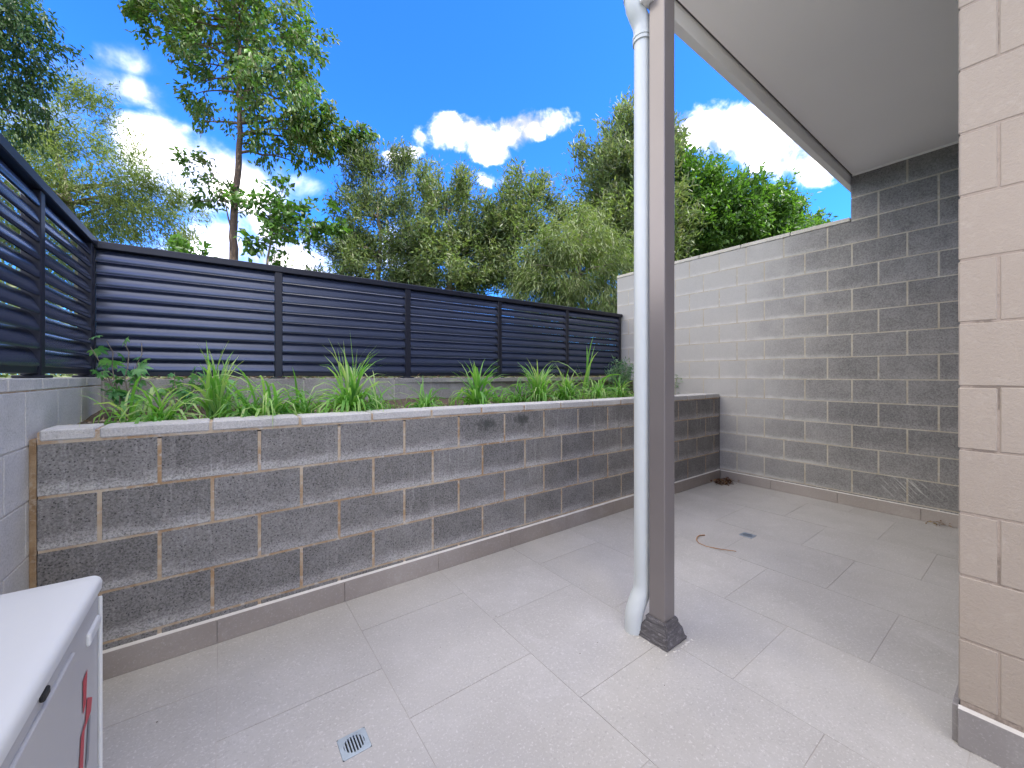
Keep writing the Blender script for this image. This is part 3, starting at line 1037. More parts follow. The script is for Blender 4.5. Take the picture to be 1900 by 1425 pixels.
pipe = empty("downpipe", (1.60, 1.13, 0), label="round pale blue-grey rainwater downpipe standing behind the roof post", cat="pipe")
r_ = .0395
bx, by = 1.585, 1.135
bm = bmesh.new()
add_tube(bm, [(bx, by, floor_z(bx) + .20), (bx, by, Z(1.66))], r_, 28)
obj_bm("straight_pipe", bm, M_PIPE, pipe, smooth=False)
lowp = [(bx - .054, by + .010, floor_z(bx) - .002), (bx - .054, by + .010, floor_z(bx) + .055), (bx - .050, by + .009, floor_z(bx) + .085), (bx - .036, by + .007, floor_z(bx) + .115),
        (bx - .022, by + .004, floor_z(bx) + .145), (bx - .006, by + .001, floor_z(bx) + .170), (bx, by, floor_z(bx) + .20), (bx, by, floor_z(bx) + .235)]
bm = bmesh.new(); add_tube(bm, lowp, .0405, 24)
obj_bm("bottom_elbow", bm, M_PIPE, pipe, smooth=False)
topp = [(bx, by, Z(1.56)), (bx, by, Z(1.61)), (bx - .006, by + .002, Z(1.64)), (bx - .025, by + .006, Z(1.668)), (bx - .045, by + .010, Z(1.70)), (bx - .052, by + .012, Z(1.735)), (bx - .052, by + .012, Z(1.80))]
bm = bmesh.new(); add_tube(bm, topp, .0425, 24)
obj_bm("top_elbow", bm, M_PIPE, pipe)
for zz, rr, ox in ((Z(1.555), .046, 0), (Z(1.575), .046, 0), (Z(1.74), .046, -.052), (Z(1.765), .046, -.052)):
    bm = bmesh.new(); add_tube(bm, [(bx + ox, by + (.012 if ox else 0), zz - .006), (bx + ox, by + (.012 if ox else 0), zz + .006)], rr, 24)
    obj_bm("collar", bm, M_PIPE, pipe)
bm = bmesh.new(); add_tube(bm, [(bx - .052, by + .012, Z(1.79)), (bx - .052, by + .012, Z(1.95))], r_, 24)
obj_bm("upper_pipe", bm, M_PIPE, pipe)
for o in pipe.children:
    o.location = -pipe.location
    o.data.shade_smooth(); o.data.set_sharp_from_angle(angle=rad(50))
for o in post.children: o.location = -post.location
for par in (planter, side, kerb, bound, house):
    for o in par.children:
        if o.name.split('.')[0] in ("mortar", "corner_mortar", "joint_shade_strip", "bed_mortar", "upper_mortar", "soffit", "shadow_gap", "edge_beam", "side_fascia", "wall_trim", "unseen_upper_mass", "rear_wall", "window"):
            o.location = -par.location


# ------------------------------------------------------------------ floor drains
def drain(dx, dy, s, label):
    d = empty("floor_drain", (dx, dy, floor_z(dx)), label=label, cat="drain", group="square floor drains in the patio tiles")
    bm = bmesh.new()
    h, R_ = s / 2 - .0005, s * .36
    n = 48
    sq, ci = [], []
    for k in range(n):
        t = 2 * math.pi * (k + .5) / n
        c_, s_ = math.cos(t), math.sin(t); mm = max(abs(c_), abs(s_))
        sq.append((c_ / mm * h, s_ / mm * h)); ci.append((c_ * R_, s_ * R_))
    for z0 in (0.0,):
        a = [bm.verts.new((x_, y_, .001)) for x_, y_ in sq]
        b = [bm.verts.new((x_, y_, .001)) for x_, y_ in ci]
        c2 = [bm.verts.new((x_, y_, -.006)) for x_, y_ in ci]
        e2 = [bm.verts.new((x_, y_, -.010)) for x_, y_ in sq]
        for k in range(n):
            k2 = (k + 1) % n
            bm.faces.new((a[k], a[k2], b[k2], b[k])); bm.faces.new((b[k], b[k2], c2[k2], c2[k])); bm.faces.new((e2[k], e2[k2], a[k2], a[k]))
    bmesh.ops.recalc_face_normals(bm, faces=bm.faces)
    obj_bm("plate", bm, M_STEEL, d, d.location)
    bm = bmesh.new()
    nb = 7
    for k in range(nb):
        xx = (k - (nb - 1) / 2) * (2 * R_ / nb)
        yy = math.sqrt(max(R_ ** 2 - xx ** 2, 0)) + .001
        add_box(bm, (xx - .0022, -yy, -.005), (xx + .0022, yy, .0005))
    obj_bm("grate", bm, M_STEEL, d, d.location)
    bm = bmesh.new(); bmesh.ops.create_circle(bm, cap_ends=True, radius=R_ + .003, segments=32, matrix=Matrix.Translation((0, 0, -.012)))
    obj_bm("pit", bm, M_BLACK, d, d.location)
    return d


drain(*DRAINS[0][:3], "near square steel floor drain with a round slotted grate, at the front of the patio")
drain(*DRAINS[1][:3], "far square floor drain in the tiles, beyond the roof post")

# ------------------------------------------------------------------ white appliance in the near left corner
ax1, ay1, ay0, ah = -.238, 1.395, .62, floor_z(-.3) + .70
ax0 = XL + .04
ap = empty("outdoor_appliance", ((ax0 + ax1) / 2, (ay0 + ay1) / 2, floor_z(-.4)), label="white metal outdoor appliance with a rounded lid and red print on its side panel", cat="appliance")
bm = bmesh.new(); add_box(bm, (ax0 + .006, ay0 + .006, floor_z(-.4) + .04), (ax1 - .004, ay1 - .006, ah - .030), .018, 4)
obj_bm("cabinet", bm, M_WHITE2, ap)
# lid: rounded corners in plan, slightly crowned, overhanging lip
bm = bmesh.new()
rc = .022


def rrect(x0, x1, y0, y1, r, n=6):
    out_ = []
    for cx_, cy_, a0_ in ((x1 - r, y1 - r, 0), (x0 + r, y1 - r, 90), (x0 + r, y0 + r, 180), (x1 - r, y0 + r, 270)):
        for k in range(n + 1):
            t = rad(a0_ + 90 * k / n); out_.append((cx_ + r * math.cos(t), cy_ + r * math.sin(t)))
    return out_


prev = None
for ins, z_ in ((.004, -.034), (-.002, -.030), (-.003, -.014), (0, -.006), (.005, -.0015), (.012, .0), (.03, .002), (.07, .004)):
    ring = [bm.verts.new((x_, y_, ah + z_)) for x_, y_ in rrect(ax0 + ins, ax1 - ins, ay0 + ins, ay1 - ins, max(rc - ins, .008))]
    if prev:
        for k in range(len(ring)): bm.faces.new((prev[k], prev[(k + 1) % len(ring)], ring[(k + 1) % len(ring)], ring[k]))
    else: bm.faces.new(ring[::-1])
    prev = ring
bm.faces.new(prev)
obj_bm("lid", bm, M_WHITE, ap, smooth=True)
# raised front panel with an arched recess line, and the grille ring
bm = bmesh.new(); add_box(bm, (ax1 - .006, ay0 + .03, floor_z(-.4) + .09), (ax1 + .002, 1.16, ah - .065), .003, 2)
obj_bm("side_panel", bm, M_WHITE2, ap)
bm = bmesh.new(); add_box(bm, (ax1 - .006, ay1 - .13, ah - .115), (ax1 + .0035, ay1 - .035, ah - .085), .006, 2)
obj_bm("grip", bm, M_WHITE, ap)
bm = bmesh.new(); add_tube(bm, [(ax1 - .0005, ay1 - .022, floor_z(-.4) + .06), (ax1 - .0005, ay1 - .022, ah - .05)], .004, 8)
obj_bm("edge_seam", bm, M_WHITE, ap, smooth=True)
bm = bmesh.new(); add_box(bm, (ax1 - .004, .985, ah - .052), (ax1 + .003, 1.012, ah - .038), .002)
obj_bm("latch", bm, M_BLACK, ap)


def print_strip(name, pts, material):
    bm = bmesh.new()
    vs = [bm.verts.new((ax1 - .0025, 1.275 + (y_ - 1.275) * 1.5 - .02, z_)) for y_, z_ in pts]
    f = bm.faces.new(vs); bmesh.ops.recalc_face_normals(bm, faces=[f])
    if f.normal.x < 0: f.normal_flip()
    for v in bm.verts: v.co.x += .0
    return obj_bm(name, bm, material, ap)


for nm, pts, m_ in (("red_print", [(1.262, Z(-.657)), (1.285, Z(-.652)), (1.278, Z(-.72)), (1.262, Z(-.73))], M_RED),
                    ("red_print", [(1.285, Z(-.715)), (1.312, Z(-.74)), (1.305, Z(-.765)), (1.27, Z(-.772))], M_RED),
                    ("red_print", [(1.252, Z(-.765)), (1.272, Z(-.755)), (1.262, Z(-.845)), (1.238, Z(-.86))], M_RED),
                    ("grey_print", [(1.29, Z(-.775)), (1.303, Z(-.77)), (1.292, Z(-.86)), (1.275, Z(-.865))], M_GREYPRINT)):
    o = print_strip(nm, pts, m_)
    for v in o.data.vertices: v.co.x = ax1 - .0025
for o in ap.children: o.location = -ap.location
for sy in (ay0 + .12, ay1 - .12):
    put_box("foot", (ax0 + .02, sy - .03, floor_z(-.4)), (ax1 - .03, sy + .03, floor_z(-.4) + .042), M_BLACK, ap, .003)


# ------------------------------------------------------------------ vegetation tools
def unit(v):
    return v / np.maximum(np.linalg.norm(v, axis=-1, keepdims=True), 1e-9)


def leaves(C, D, Ln, Wd, tone, fold=0.25, nrm=None, curl=0.0):
    """diamond leaves folded on the midrib: C base, D direction, arrays"""
    n = len(C)
    D = unit(D)
    up = nrm if nrm is not None else rng.normal(size=(n, 3))
    S = unit(np.cross(D, up))
    Nn = np.cross(S, D)
    Ln = np.broadcast_to(np.asarray(Ln, float).reshape(-1, 1), (n, 1)); Wd = np.broadcast_to(np.asarray(Wd, float).reshape(-1, 1), (n, 1))
    mid = C + D * Ln * .45
    v0 = C
    v1 = mid + S * Wd * .5 + Nn * Wd * fold
    v2 = C + D * Ln - Nn * Ln * curl
    v3 = mid - S * Wd * .5 + Nn * Wd * fold
    V_ = np.stack([v0, v1, v2, v3], 1).reshape(-1, 3)
    b = np.arange(n)[:, None] * 4
    F_ = np.concatenate([b + [0, 1, 2], b + [0, 2, 3]], 1).reshape(-1, 3)
    return V_, F_, np.repeat(tone, 4)


def px(x, y, F):
    """a point seen in direction (x, y) of the photo at forward distance F"""
    t = (x - 952.68) / 735.74
    P_ = RT * (t * F) + FW * F
    return np.array([P_.x, P_.y, Z((696.95 - y) * F / 735.74)])


RTn, FWn, UPn = np.array(RT), np.array(FW), np.array([0, 0, 1.0])


def branch_tube(bm, p0, p1, r0, r1, sag=0.0, n=6, seg=5, wob=0.04):
    p0, p1 = np.array(p0, float), np.array(p1, float)
    L_ = np.linalg.norm(p1 - p0)
    pts, rr = [], []
    for k in range(seg + 1):
        t = k / seg
        q = p0 * (1 - t) + p1 * t + UPn * (math.sin(t * math.pi) * sag * L_)
        if 0 < k < seg: q = q + rng.normal(size=3) * wob * L_ * .4
        pts.append(q); rr.append(r0 * (1 - t) + r1 * t)
    add_tube(bm, pts, rr, n)
    return pts


def tree(name, label, blobs, F, base_px, trunk_pts, r_base, lmat, bmat, n_leaf, leaf=(.12, .035), clump=.30, per=26, droop=.6, spread=1.0,
         tones=(0, 1), group="trees beyond the fence", hollow=.35, limbs=10, cat="tree", up_bias=0.0, kind_w=None, gap=0.0, twig_r=.006):
    """blobs: (px, py, rx_px, ry_px, dF, depth_m, weight). Foliage grows as clumps at twig ends inside these volumes."""
    base = px(base_px[0], base_px[1], F)
    base[2] = G - .05
    root = empty(name, tuple(base), label=label, cat=cat, group=group)
    s = F / 735.74
    bm = bmesh.new()
    tp = [np.array(base)] + [px(a_, b_, F + c_) for a_, b_, c_ in trunk_pts]
    rr = [r_base * (1 - .8 * k / (len(tp) - 1)) for k in range(len(tp))]
    # smooth trunk
    pts, rad_ = [], []
    for i in range(len(tp) - 1):
        for k in range(4):
            t = k / 4; pts.append(tp[i] * (1 - t) + tp[i + 1] * t + rng.normal(size=3) * .12 * r_base); rad_.append(rr[i] * (1 - t) + rr[i + 1] * t)
    pts.append(tp[-1]); rad_.append(rr[-1])
    add_tube(bm, pts, rad_, 9)
    pts = np.array(pts)
    W_ = np.array([b[6] * b[2] * b[3] for b in blobs]); W_ = W_ / W_.sum()
    n_leaf = int(n_leaf * 2.3); nc = max(6, n_leaf // per)
    cents = []
    which = rng.choice(len(blobs), nc, p=W_)
    for b in which:
        bx_, by_, rx_, ry_, dF, dep, _ = blobs[b]
        c0 = px(bx_, by_, F + dF)
        d_ = unit(rng.normal(size=3)); rr_ = rng.uniform(hollow ** 3, 1) ** (1 / 3)
        sF = (F + dF) / 735.74
        cents.append(c0 + RTn * d_[0] * rr_ * rx_ * sF + UPn * d_[1] * rr_ * ry_ * sF + FWn * d_[2] * rr_ * dep)
    cents = np.array(cents)
    if gap:
        # leave irregular openings
        ph = rng.uniform(0, 6, 3)
        k_ = 2.2 / (clump * 2)
        g_ = np.sin(cents[:, 0] * k_ + ph[0]) + np.sin(cents[:, 1] * k_ * 1.1 + ph[1]) + np.sin(cents[:, 2] * k_ * 1.2 + ph[2])
        cents = cents[g_ > -gap]
    cents = cents[cents[:, 2] > G + .05]
    nc = len(cents)
    # limbs reach to some clumps
    for i in rng.choice(nc, min(limbs, nc), replace=False):
        tgt = cents[i]
        below = [p_ for p_ in pts if p_[2] < tgt[2] + .1]
        st = min(below, key=lambda p_: np.linalg.norm((p_ - tgt) * [1, 1, 1.3])) if below else pts[0]
        k = int(np.argmin(np.linalg.norm(pts - st, axis=1)))
        br = branch_tube(bm, st, tgt, min(rad_[k] * .6, .05 + 0 * r_base), twig_r, .06, 5, 5)
        for _ in range(2):
            j = int(rng.integers(2, 5)); q = br[j]
            dd = np.linalg.norm(cents - q, axis=1); near = np.argsort(dd)[1:5]
            branch_tube(bm, q, cents[int(rng.choice(near))], twig_r * 1.6, twig_r * .6, .03, 4, 3)
    tr = obj_bm("trunk", bm, bmat, root, smooth=True); tr.location = -root.location
    # shoots that stick out of the crown
    ctr = cents.mean(0)
    outer = np.argsort(-np.linalg.norm((cents - ctr) * [1, 1, .8], axis=1))[:max(4, nc // 7)]
    extra = []
    for i in outer:
        dv = unit(unit(cents[i] - ctr) * .6 + UPn * (.2 + .5 * up_bias) + rng.normal(size=3) * .35)
        for q_ in range(1, int(rng.integers(2, 5))): extra.append(cents[i] + dv * clump * (.5 if n_leaf > 6000 else .2) * q_)
    cents = np.concatenate([cents, np.array(extra)]); nc = len(cents)
    # leaves
    nl = per
    out_dir = unit(cents - cents.mean(0))
    C, D, T = [], [], []
    for i in range(nc):
        m_ = int(nl * rng.uniform(.35, 1.7))
        ax = unit(out_dir[i] * .6 + rng.normal(size=3) * .6 + UPn * up_bias)
        t = rng.uniform(-1, 1, (m_, 1))
        q = cents[i] + ax * t * clump * spread + rng.normal(size=(m_, 3)) * clump * .33
        dr = unit(ax * .5 + rng.normal(size=(m_, 3)) * .55 - UPn * droop + out_dir[i] * .2)
        C.append(q); D.append(dr)
        T.append(np.clip(rng.normal(rng.uniform(.15, .8), .25, m_), 0, 1) * (tones[1] - tones[0]) + tones[0])
    C, D, T = np.concatenate(C), np.concatenate(D), np.concatenate(T)
    m_ = C[:, 2] > G + .03
    C, D, T = C[m_], D[m_], T[m_]
    Ln = rng.uniform(.65, 1.25, len(C)) * leaf[0]
    V_, F_, tn = leaves(C, D, Ln, Ln * leaf[1] / leaf[0] * 1.35, T, nrm=rng.normal(size=(len(C), 3)) * .7 + UPn)
    me = new_mesh("crown", V_ - np.array(root.location), F_, lmat, tn)
    o = bpy.data.objects.new("crown", me); link(o, root)
    return root


# ------------------------------------------------------------------ the trees
# 1 tall slender tree with an open crown
tree("tall_tree", "tall slender tree with open green crown and bare lower trunk behind the long fence",
     [(400, -20, 150, 80, 0, 1.6, 1.2), (330, 40, 62, 50, .2, .8, 1), (430, 70, 110, 85, 0, 1.3, 1.3), (545, 90, 62, 110, .1, 1.0, 1.1), (375, 115, 48, 32, -.3, .6, .9),
      (530, 190, 85, 65, -.3, 1.0, 1.2), (480, 250, 60, 38, 0, .8, .8), (585, 240, 72, 38, .2, .8, .9), (642, 246, 34, 22, .3, .4, .7),
      (365, 195, 42, 26, .4, .6, .9), (395, 225, 48, 26, .4, .6, .8), (610, 20, 18, 22, .2, .3, .3), (560, 280, 45, 20, .2, .5, .7), (500, 150, 70, 50, .3, .8, .8)],
     8.5, (432, 700), [(434, 480, 0), (434, 400, 0), (442, 320, 0), (447, 250, 0), (443, 170, 0), (445, 90, .05), (440, 20, 0), (432, -60, 0)], 0.088, M_LEAF_TALL, M_BARK,
     10000, (.135, .042), .17, 20, .6, tones=(.1, 1), limbs=40, gap=.35, hollow=.2)
# epicormic shoots low on the trunk
tree("sapling", "small leafy sapling close beside the tall trunk",
     [(370, 300, 30, 14, 0, .3, 1), (395, 345, 42, 26, .1, .4, 1), (420, 375, 30, 22, 0, .35, 1), (380, 375, 26, 14, .1, .3, .5)],
     8.2, (424, 700), [(428, 420, 0), (415, 360, 0)], .03, M_LEAF_TALL, M_BARK, 230, (.125, .042), .14, 14, .5, limbs=9, group=None)
# 2 dark foliage at the top left
tree("dark_tree", "dark dense tree whose crown hangs into the top left corner",
     [(0, 50, 75, 65, 0, 1.2, 1), (-70, 120, 95, 110, 0, 1.4, 1), (-10, 150, 45, 55, .2, .8, .8), (-90, -40, 110, 120, 0, 1.4, 1), (30, 25, 48, 50, .1, .7, .9), (-60, 230, 70, 60, .3, .8, .5)],
     7.6, (-120, 700), [(-130, 450, 0), (-110, 250, 0), (-90, 100, 0), (-60, -20, 0)], .13, M_LEAF_DARK, M_BARK2, 6500, (.11, .03), .19, 22, .8, limbs=14)
# 3 wispy pale tree on the left
tree("wispy_tree", "pale wispy yellow-green tree behind the side fence and the fence corner",
     [(90, 220, 95, 60, 0, 1.2, .8), (40, 300, 80, 90, 0, 1.4, 1), (150, 330, 110, 90, -.2, 1.4, 1.3), (190, 250, 70, 50, .2, .8, .35), (230, 400, 90, 70, 0, 1.0, 1.0), (70, 430, 130, 80, 0, 1.4, 1),
      (290, 350, 45, 60, .3, .7, .30), (310, 410, 45, 50, .2, .7, .45), (150, 190, 40, 22, 0, .4, .5), (-40, 380, 120, 130, 0, 1.3, .8), (60, 560, 170, 100, 0, 1.6, .9)],
     11, (160, 700), [(150, 500, 0), (130, 380, 0), (100, 270, 0), (80, 200, 0)], .15, M_LEAF_WISP, M_BARK2, 29000, (.15, .022), .28, 28, .75, tones=(0, 1), limbs=42, gap=.9, hollow=.1)
# 4 young broad-leafed tree right of the trunk
tree("young_tree", "young broad-leafed dark green tree between the tall trunk and the hedge trees",
     [(510, 350, 22, 22, 0, .3, 1), (505, 400, 55, 42, 0, .6, 1.2), (550, 420, 50, 40, .1, .6, 1), (590, 400, 30, 30, .2, .4, .6), (490, 470, 36, 28, 0, .5, .7), (580, 470, 40, 22, .2, .4, .3)],
     7.0, (500, 700), [(492, 540, 0), (500, 460, 0), (512, 380, 0)], .035, M_LEAF_GREEN, M_BARK2, 620, (.125, .055), .16, 16, .35, tones=(0, .7), limbs=24, gap=1.2)
tree("low_shrub_tree", "low leafy treetop just clearing the fence between the wispy tree and the tall trunk",
     [(350, 468, 28, 16, 0, .3, 1), (345, 520, 60, 40, 0, .5, 1)], 6.5, (350, 700), [(350, 560, 0), (350, 490, 0)], .03, M_LEAF_GREEN, M_BARK2, 900, (.09, .035), .10, 14, .1, limbs=8, group=None)
# 5 hedge of olive trees above the long fence
HG = "olive green hedge trees above the long fence"
tree("hedge_tree", "spiky-topped olive tree, first of the hedge beside the young broad-leafed tree",
     [(685, 335, 30, 48, 0, .5, .8), (742, 330, 20, 46, .2, .4, .6), (712, 370, 30, 30, .2, .4, .5), (670, 400, 62, 60, 0, .8, 1), (735, 420, 55, 70, .2, .9, 1), (640, 460, 60, 50, 0, .9, 1), (700, 500, 110, 60, 0, 1.0, 1.2), (655, 310, 14, 24, 0, .25, .3)],
     9.0, (700, 700), [(700, 560, 0), (705, 450, 0), (700, 360, 0)], .09, M_LEAF_OLIVE, M_BARK2, 15000, (.12, .020), .19, 26, .0, tones=(0, .85), group=HG, limbs=26, up_bias=.9, gap=.45, hollow=.0)
tree("hedge_tree", "rounded olive tree in the middle of the hedge with airy twig tips",
     [(830, 380, 48, 50, 0, .7, .9), (800, 350, 24, 30, 0, .4, .4), (800, 450, 60, 70, 0, .9, 1), (870, 430, 50, 55, .1, .8, 1), (840, 500, 80, 60, 0, 1.0, 1.2), (770, 500, 50, 60, .1, .7, .7)],
     8.6, (835, 700), [(835, 560, 0), (835, 470, 0), (832, 390, 0)], .09, M_LEAF_OLIVE, M_BARK2, 15000, (.115, .021), .18, 26, .1, tones=(.1, 1), group=HG, limbs=24, up_bias=.7, gap=.45, hollow=.0)
tree("hedge_tree", "taller olive tree of the hedge directly left of the pale weeping one",
     [(960, 385, 48, 46, 0, .7, 1), (930, 420, 60, 50, 0, .8, 1), (1000, 410, 45, 50, .2, .7, .9), (960, 480, 85, 65, 0, 1.0, 1.3), (900, 470, 50, 60, .1, .8, .8), (985, 350, 24, 22, 0, .4, .4)],
     8.9, (960, 700), [(960, 560, 0), (955, 470, 0), (960, 390, 0)], .09, M_LEAF_OLIVE, M_BARK2, 15000, (.12, .021), .19, 26, .15, tones=(.15, 1), group=HG, limbs=22, up_bias=.6, gap=.5, hollow=.0)
tree("weeping_tree", "pale yellow-green weeping tree filling the hedge left of the boundary wall end",
     [(1070, 450, 60, 50, 0, .8, 1), (1040, 500, 70, 60, 0, .9, 1), (1110, 490, 55, 60, .1, .8, 1), (1090, 560, 90, 55, 0, 1.0, 1), (1000, 560, 60, 50, 0, .7, .6), (1090, 410, 36, 26, 0, .5, .6)],
     8.0, (1080, 700), [(1080, 570, 0), (1075, 490, 0), (1080, 430, 0)], .07, M_LEAF_WEEP, M_BARK2, 13500, (.15, .013), .2, 28, 1.1, tones=(0, 1), limbs=22, hollow=.1, gap=.9, up_bias=.3)
# 6 big trees behind the post
tree("conical_tree", "tall upright olive green tree rising just left of the roof post",
     [(1165, 268, 48, 38, 0, 1.1, 1), (1150, 330, 66, 60, 0, 1.3, 1.2), (1200, 310, 60, 68, .3, 1.2, 1), (1110, 330, 36, 55, -.2, .7, .5), (1085, 310, 12, 44, -.2, .3, .16), (1060, 345, 22, 16, -.2, .3, .12), (1150, 430, 90, 70, 0, 1.4, 1.2), (1200, 420, 80, 80, .2, 1.3, 1)],
     11.5, (1165, 700), [(1165, 520, 0), (1165, 400, 0), (1163, 280, 0)], .15, M_LEAF_OLIVE, M_BARK2, 19000, (.17, .032), .25, 26, -.2, tones=(.2, 1), limbs=20, up_bias=1.0, gap=2.0, hollow=.35)
tree("round_tree", "broad dense glossy green tree behind the boundary wall right of the roof post",
     [(1280, 352, 56, 52, 0, 1.2, 1.1), (1240, 325, 40, 42, .2, 1.0, .6), (1345, 378, 62, 42, 0, 1.3, 1.2), (1400, 398, 50, 36, .1, 1.2, 1), (1452, 410, 24, 18, .2, .6, .8), (1330, 430, 110, 60, 0, 1.4, 1.3), (1270, 430, 60, 70, 0, 1.1, 1), (1440, 445, 40, 28, .1, .8, .8)],
     12.5, (1350, 700), [(1350, 520, 0), (1345, 440, 0), (1340, 370, 0)], .16, M_LEAF_GREEN, M_BARK2, 26000, (.15, .045), .25, 26, .1, tones=(.1, 1), limbs=16, up_bias=.15, gap=2.6, hollow=.4)
tree("far_treetop", "small distant green treetop peeping over the boundary wall by the step",
     [(1515, 408, 16, 8, 0, .6, 1), (1510, 440, 40, 28, 0, .8, 1)], 16, (1515, 700), [(1515, 500, 0), (1515, 420, 0)], .08, M_LEAF_GREEN, M_BARK2, 900, (.18, .06), .2, 14, 0, limbs=6, group=None)
# low undergrowth seen through the fences
V_, F_, T_ = [], [], []
n = 26000
Xs = rng.uniform(-9, 14, n); Ys = rng.uniform(5.0, 14, n); hs = rng.uniform(0, 1, n) ** 1.3 * (1.1 + .5 * np.sin(Xs * 1.3) + .3 * np.sin(Ys * 2.1))
C = np.stack([Xs, Ys, G + hs], 1)
v, f, t = leaves(C, rng.normal(size=(n, 3)) + UPn * .4, rng.uniform(.08, .2, n), rng.uniform(.02, .05, n), rng.uniform(0, 1, n))
o = bpy.data.objects.new("undergrowth", new_mesh("undergrowth", v, f, M_LEAF_OLIVE, t)); link(o); tag(o, "tangled green undergrowth on the ground beyond the fences", "undergrowth", kind="stuff")
n = 9000
Xs = rng.uniform(-8, -1.6, n); Ys = rng.uniform(-2.0, 6, n); hs = rng.uniform(0, 1, n) ** 1.2 * (1.2 + .5 * np.sin(Ys * 1.7))
C = np.stack([Xs, Ys, G + hs], 1)
v, f, t = leaves(C, rng.normal(size=(n, 3)) + UPn * .4, rng.uniform(.08, .2, n), rng.uniform(.02, .05, n), rng.uniform(0, 1, n))
o = bpy.data.objects.new("shrubbery", new_mesh("shrubbery", v, f, M_LEAF_WISP, t)); link(o); tag(o, "loose olive shrubbery beyond the left side fence", "shrubs", kind="stuff")


# ------------------------------------------------------------------ planting in the bed
def blades(root_loc, n, length, width, spread, arch, tone=(0, 1), erect=0.0, seg=6):
    """arching strap leaves from one crown"""
    V_, F_, T_ = [], [], []
    b = 0
    for i in range(n):
        a = rng.uniform(0, 2 * math.pi)
        lean = (rng.uniform(.05, 1) ** .8) * spread
        if rng.random() < erect: lean *= .25
        L_ = length * rng.uniform(.55, 1.1)
        d = np.array([math.cos(a), math.sin(a), 0])
        side = np.array([-d[1], d[0], 0]) * 1.0
        side = unit(side + rng.normal(size=3) * .25)
        p_ = np.array([rng.normal() * .022, rng.normal() * .022, 0.0])
        th = math.pi / 2 - lean * .6
        tn = np.clip(rng.uniform(*tone), 0, 1)
        wdt = width * rng.uniform(.7, 1.2)
        ds = L_ / seg
        kink = rng.uniform(.6, 1.3) * arch
        for k in range(seg + 1):
            t = k / seg
            wv = wdt * (0.55 + .8 * t if t < .4 else (.87 + .0) * (1 - ((t - .4) / .6) ** 1.6) + .03) * .5
            V_ += [p_ - side * wv, p_ + side * wv]; T_ += [min(1, tn + .25 * t * t)] * 2
            if k < seg:
                F_.append((b + 2 * k, b + 2 * k + 1, b + 2 * k + 3, b + 2 * k + 2))
            p_ = p_ + (d * math.cos(th) + UPn * math.sin(th)) * ds
            th -= kink * (.25 + t) * (lean + .15) * 1.1
        b += 2 * (seg + 1)
    return np.array(V_), np.array(F_), np.array(T_)


def clump(pxx, Y, n, length, width, spread, arch, label, tone=(0, 1), erect=0.0, stalks=0, name="grass_clump"):
    t = (pxx - 952.68) / 735.74
    X = Y * (FW.x + t * RT.x) / (FW.y + t * RT.y)
    v, f, tn = blades(None, int(n * 1.25), length * 1.3, width * 1.6, spread * 1.15, arch * 1.25, tone, erect)
    me = new_mesh(name, v, f, M_GRASS, tn)
    o = bpy.data.objects.new(name, me); link(o); o.location = (X, Y, Z(-.262))
    tag(o, label, "grass plant", "strappy grass clumps along the planted bed")
    if stalks:
        v, f, tn = blades(None, stalks, length * 1.45, width * 1.1, .22, .25, (.5, 1), 1.0)
        o2 = bpy.data.objects.new("flower_spike", new_mesh("flower_spike", v, f, M_GRASS, tn)); link(o2, o)
    return o


clump(235, 2.50, 26, .30, .011, 1.5, 1.0, "sparse grass clump with thin yellowing blades at the left end of the bed", (.2, 1))
clump(300, 2.47, 110, .30, .009, 1.7, 1.1, "wide sprawling yellow-green grass clump beside the broad-leafed shrub", (.2, 1))
clump(400, 2.75, 46, .34, .012, .8, .6, "upright grass clump further back between two sprawling ones", (.3, .9), .3)
clump(455, 2.50, 80, .27, .009, 1.5, 1.1, "low fine-bladed grass clump against the coping", (.1, .7))
clump(500, 2.50, 120, .32, .010, 1.5, 1.0, "large bright green grass clump left of the spiked one", (.2, .95))
clump(560, 2.66, 60, .28, .009, 1.5, 1.0, "half-hidden grass clump behind the large bright ones", (.1, .7))
clump(652, 2.52, 150, .36, .011, 1.25, .9, "tallest grass clump, with upright flower spikes", (.2, .95), .25, stalks=7)
clump(700, 2.66, 50, .30, .008, 1.6, 1.1, "thin arching grass clump behind the tall spiked one", (.2, 1))
clump(790, 2.55, 90, .23, .009, 1.35, 1.0, "small green tuft standing alone on bare soil", (.1, .8))
clump(885, 2.60, 80, .34, .013, 1.0, .8, "green clump with one tall erect blade, next to the small lone tuft", (.2, .8), .2, stalks=1)
clump(925, 2.85, 40, .30, .009, 1.4, 1.0, "thin clump towards the back kerb", (.2, .8))
clump(965, 2.72, 60, .28, .009, 1.3, .9, "dull green clump before the row of bright ones near the post", (0, .6))
clump(1000, 2.66, 120, .34, .010, 1.1, .8, "dense bright clump with tall thin stalks left of the post", (.25, .9), .3, stalks=4)
clump(1050, 2.66, 110, .30, .010, 1.2, .9, "bright green clump touching the dense stalked one", (.2, .9), .2)
clump(1110, 2.66, 120, .29, .010, 1.2, .9, "lush clump under the long slanting blades", (.25, 1))
clump(1085, 3.0, 9, .50, .017, .9, .35, "clump of long broad blades slanting up against the fence end", (.3, .8), .3)
clump(1150, 2.72, 100, .28, .010, 1.2, .9, "low bright clump immediately left of the downpipe", (.2, .9))


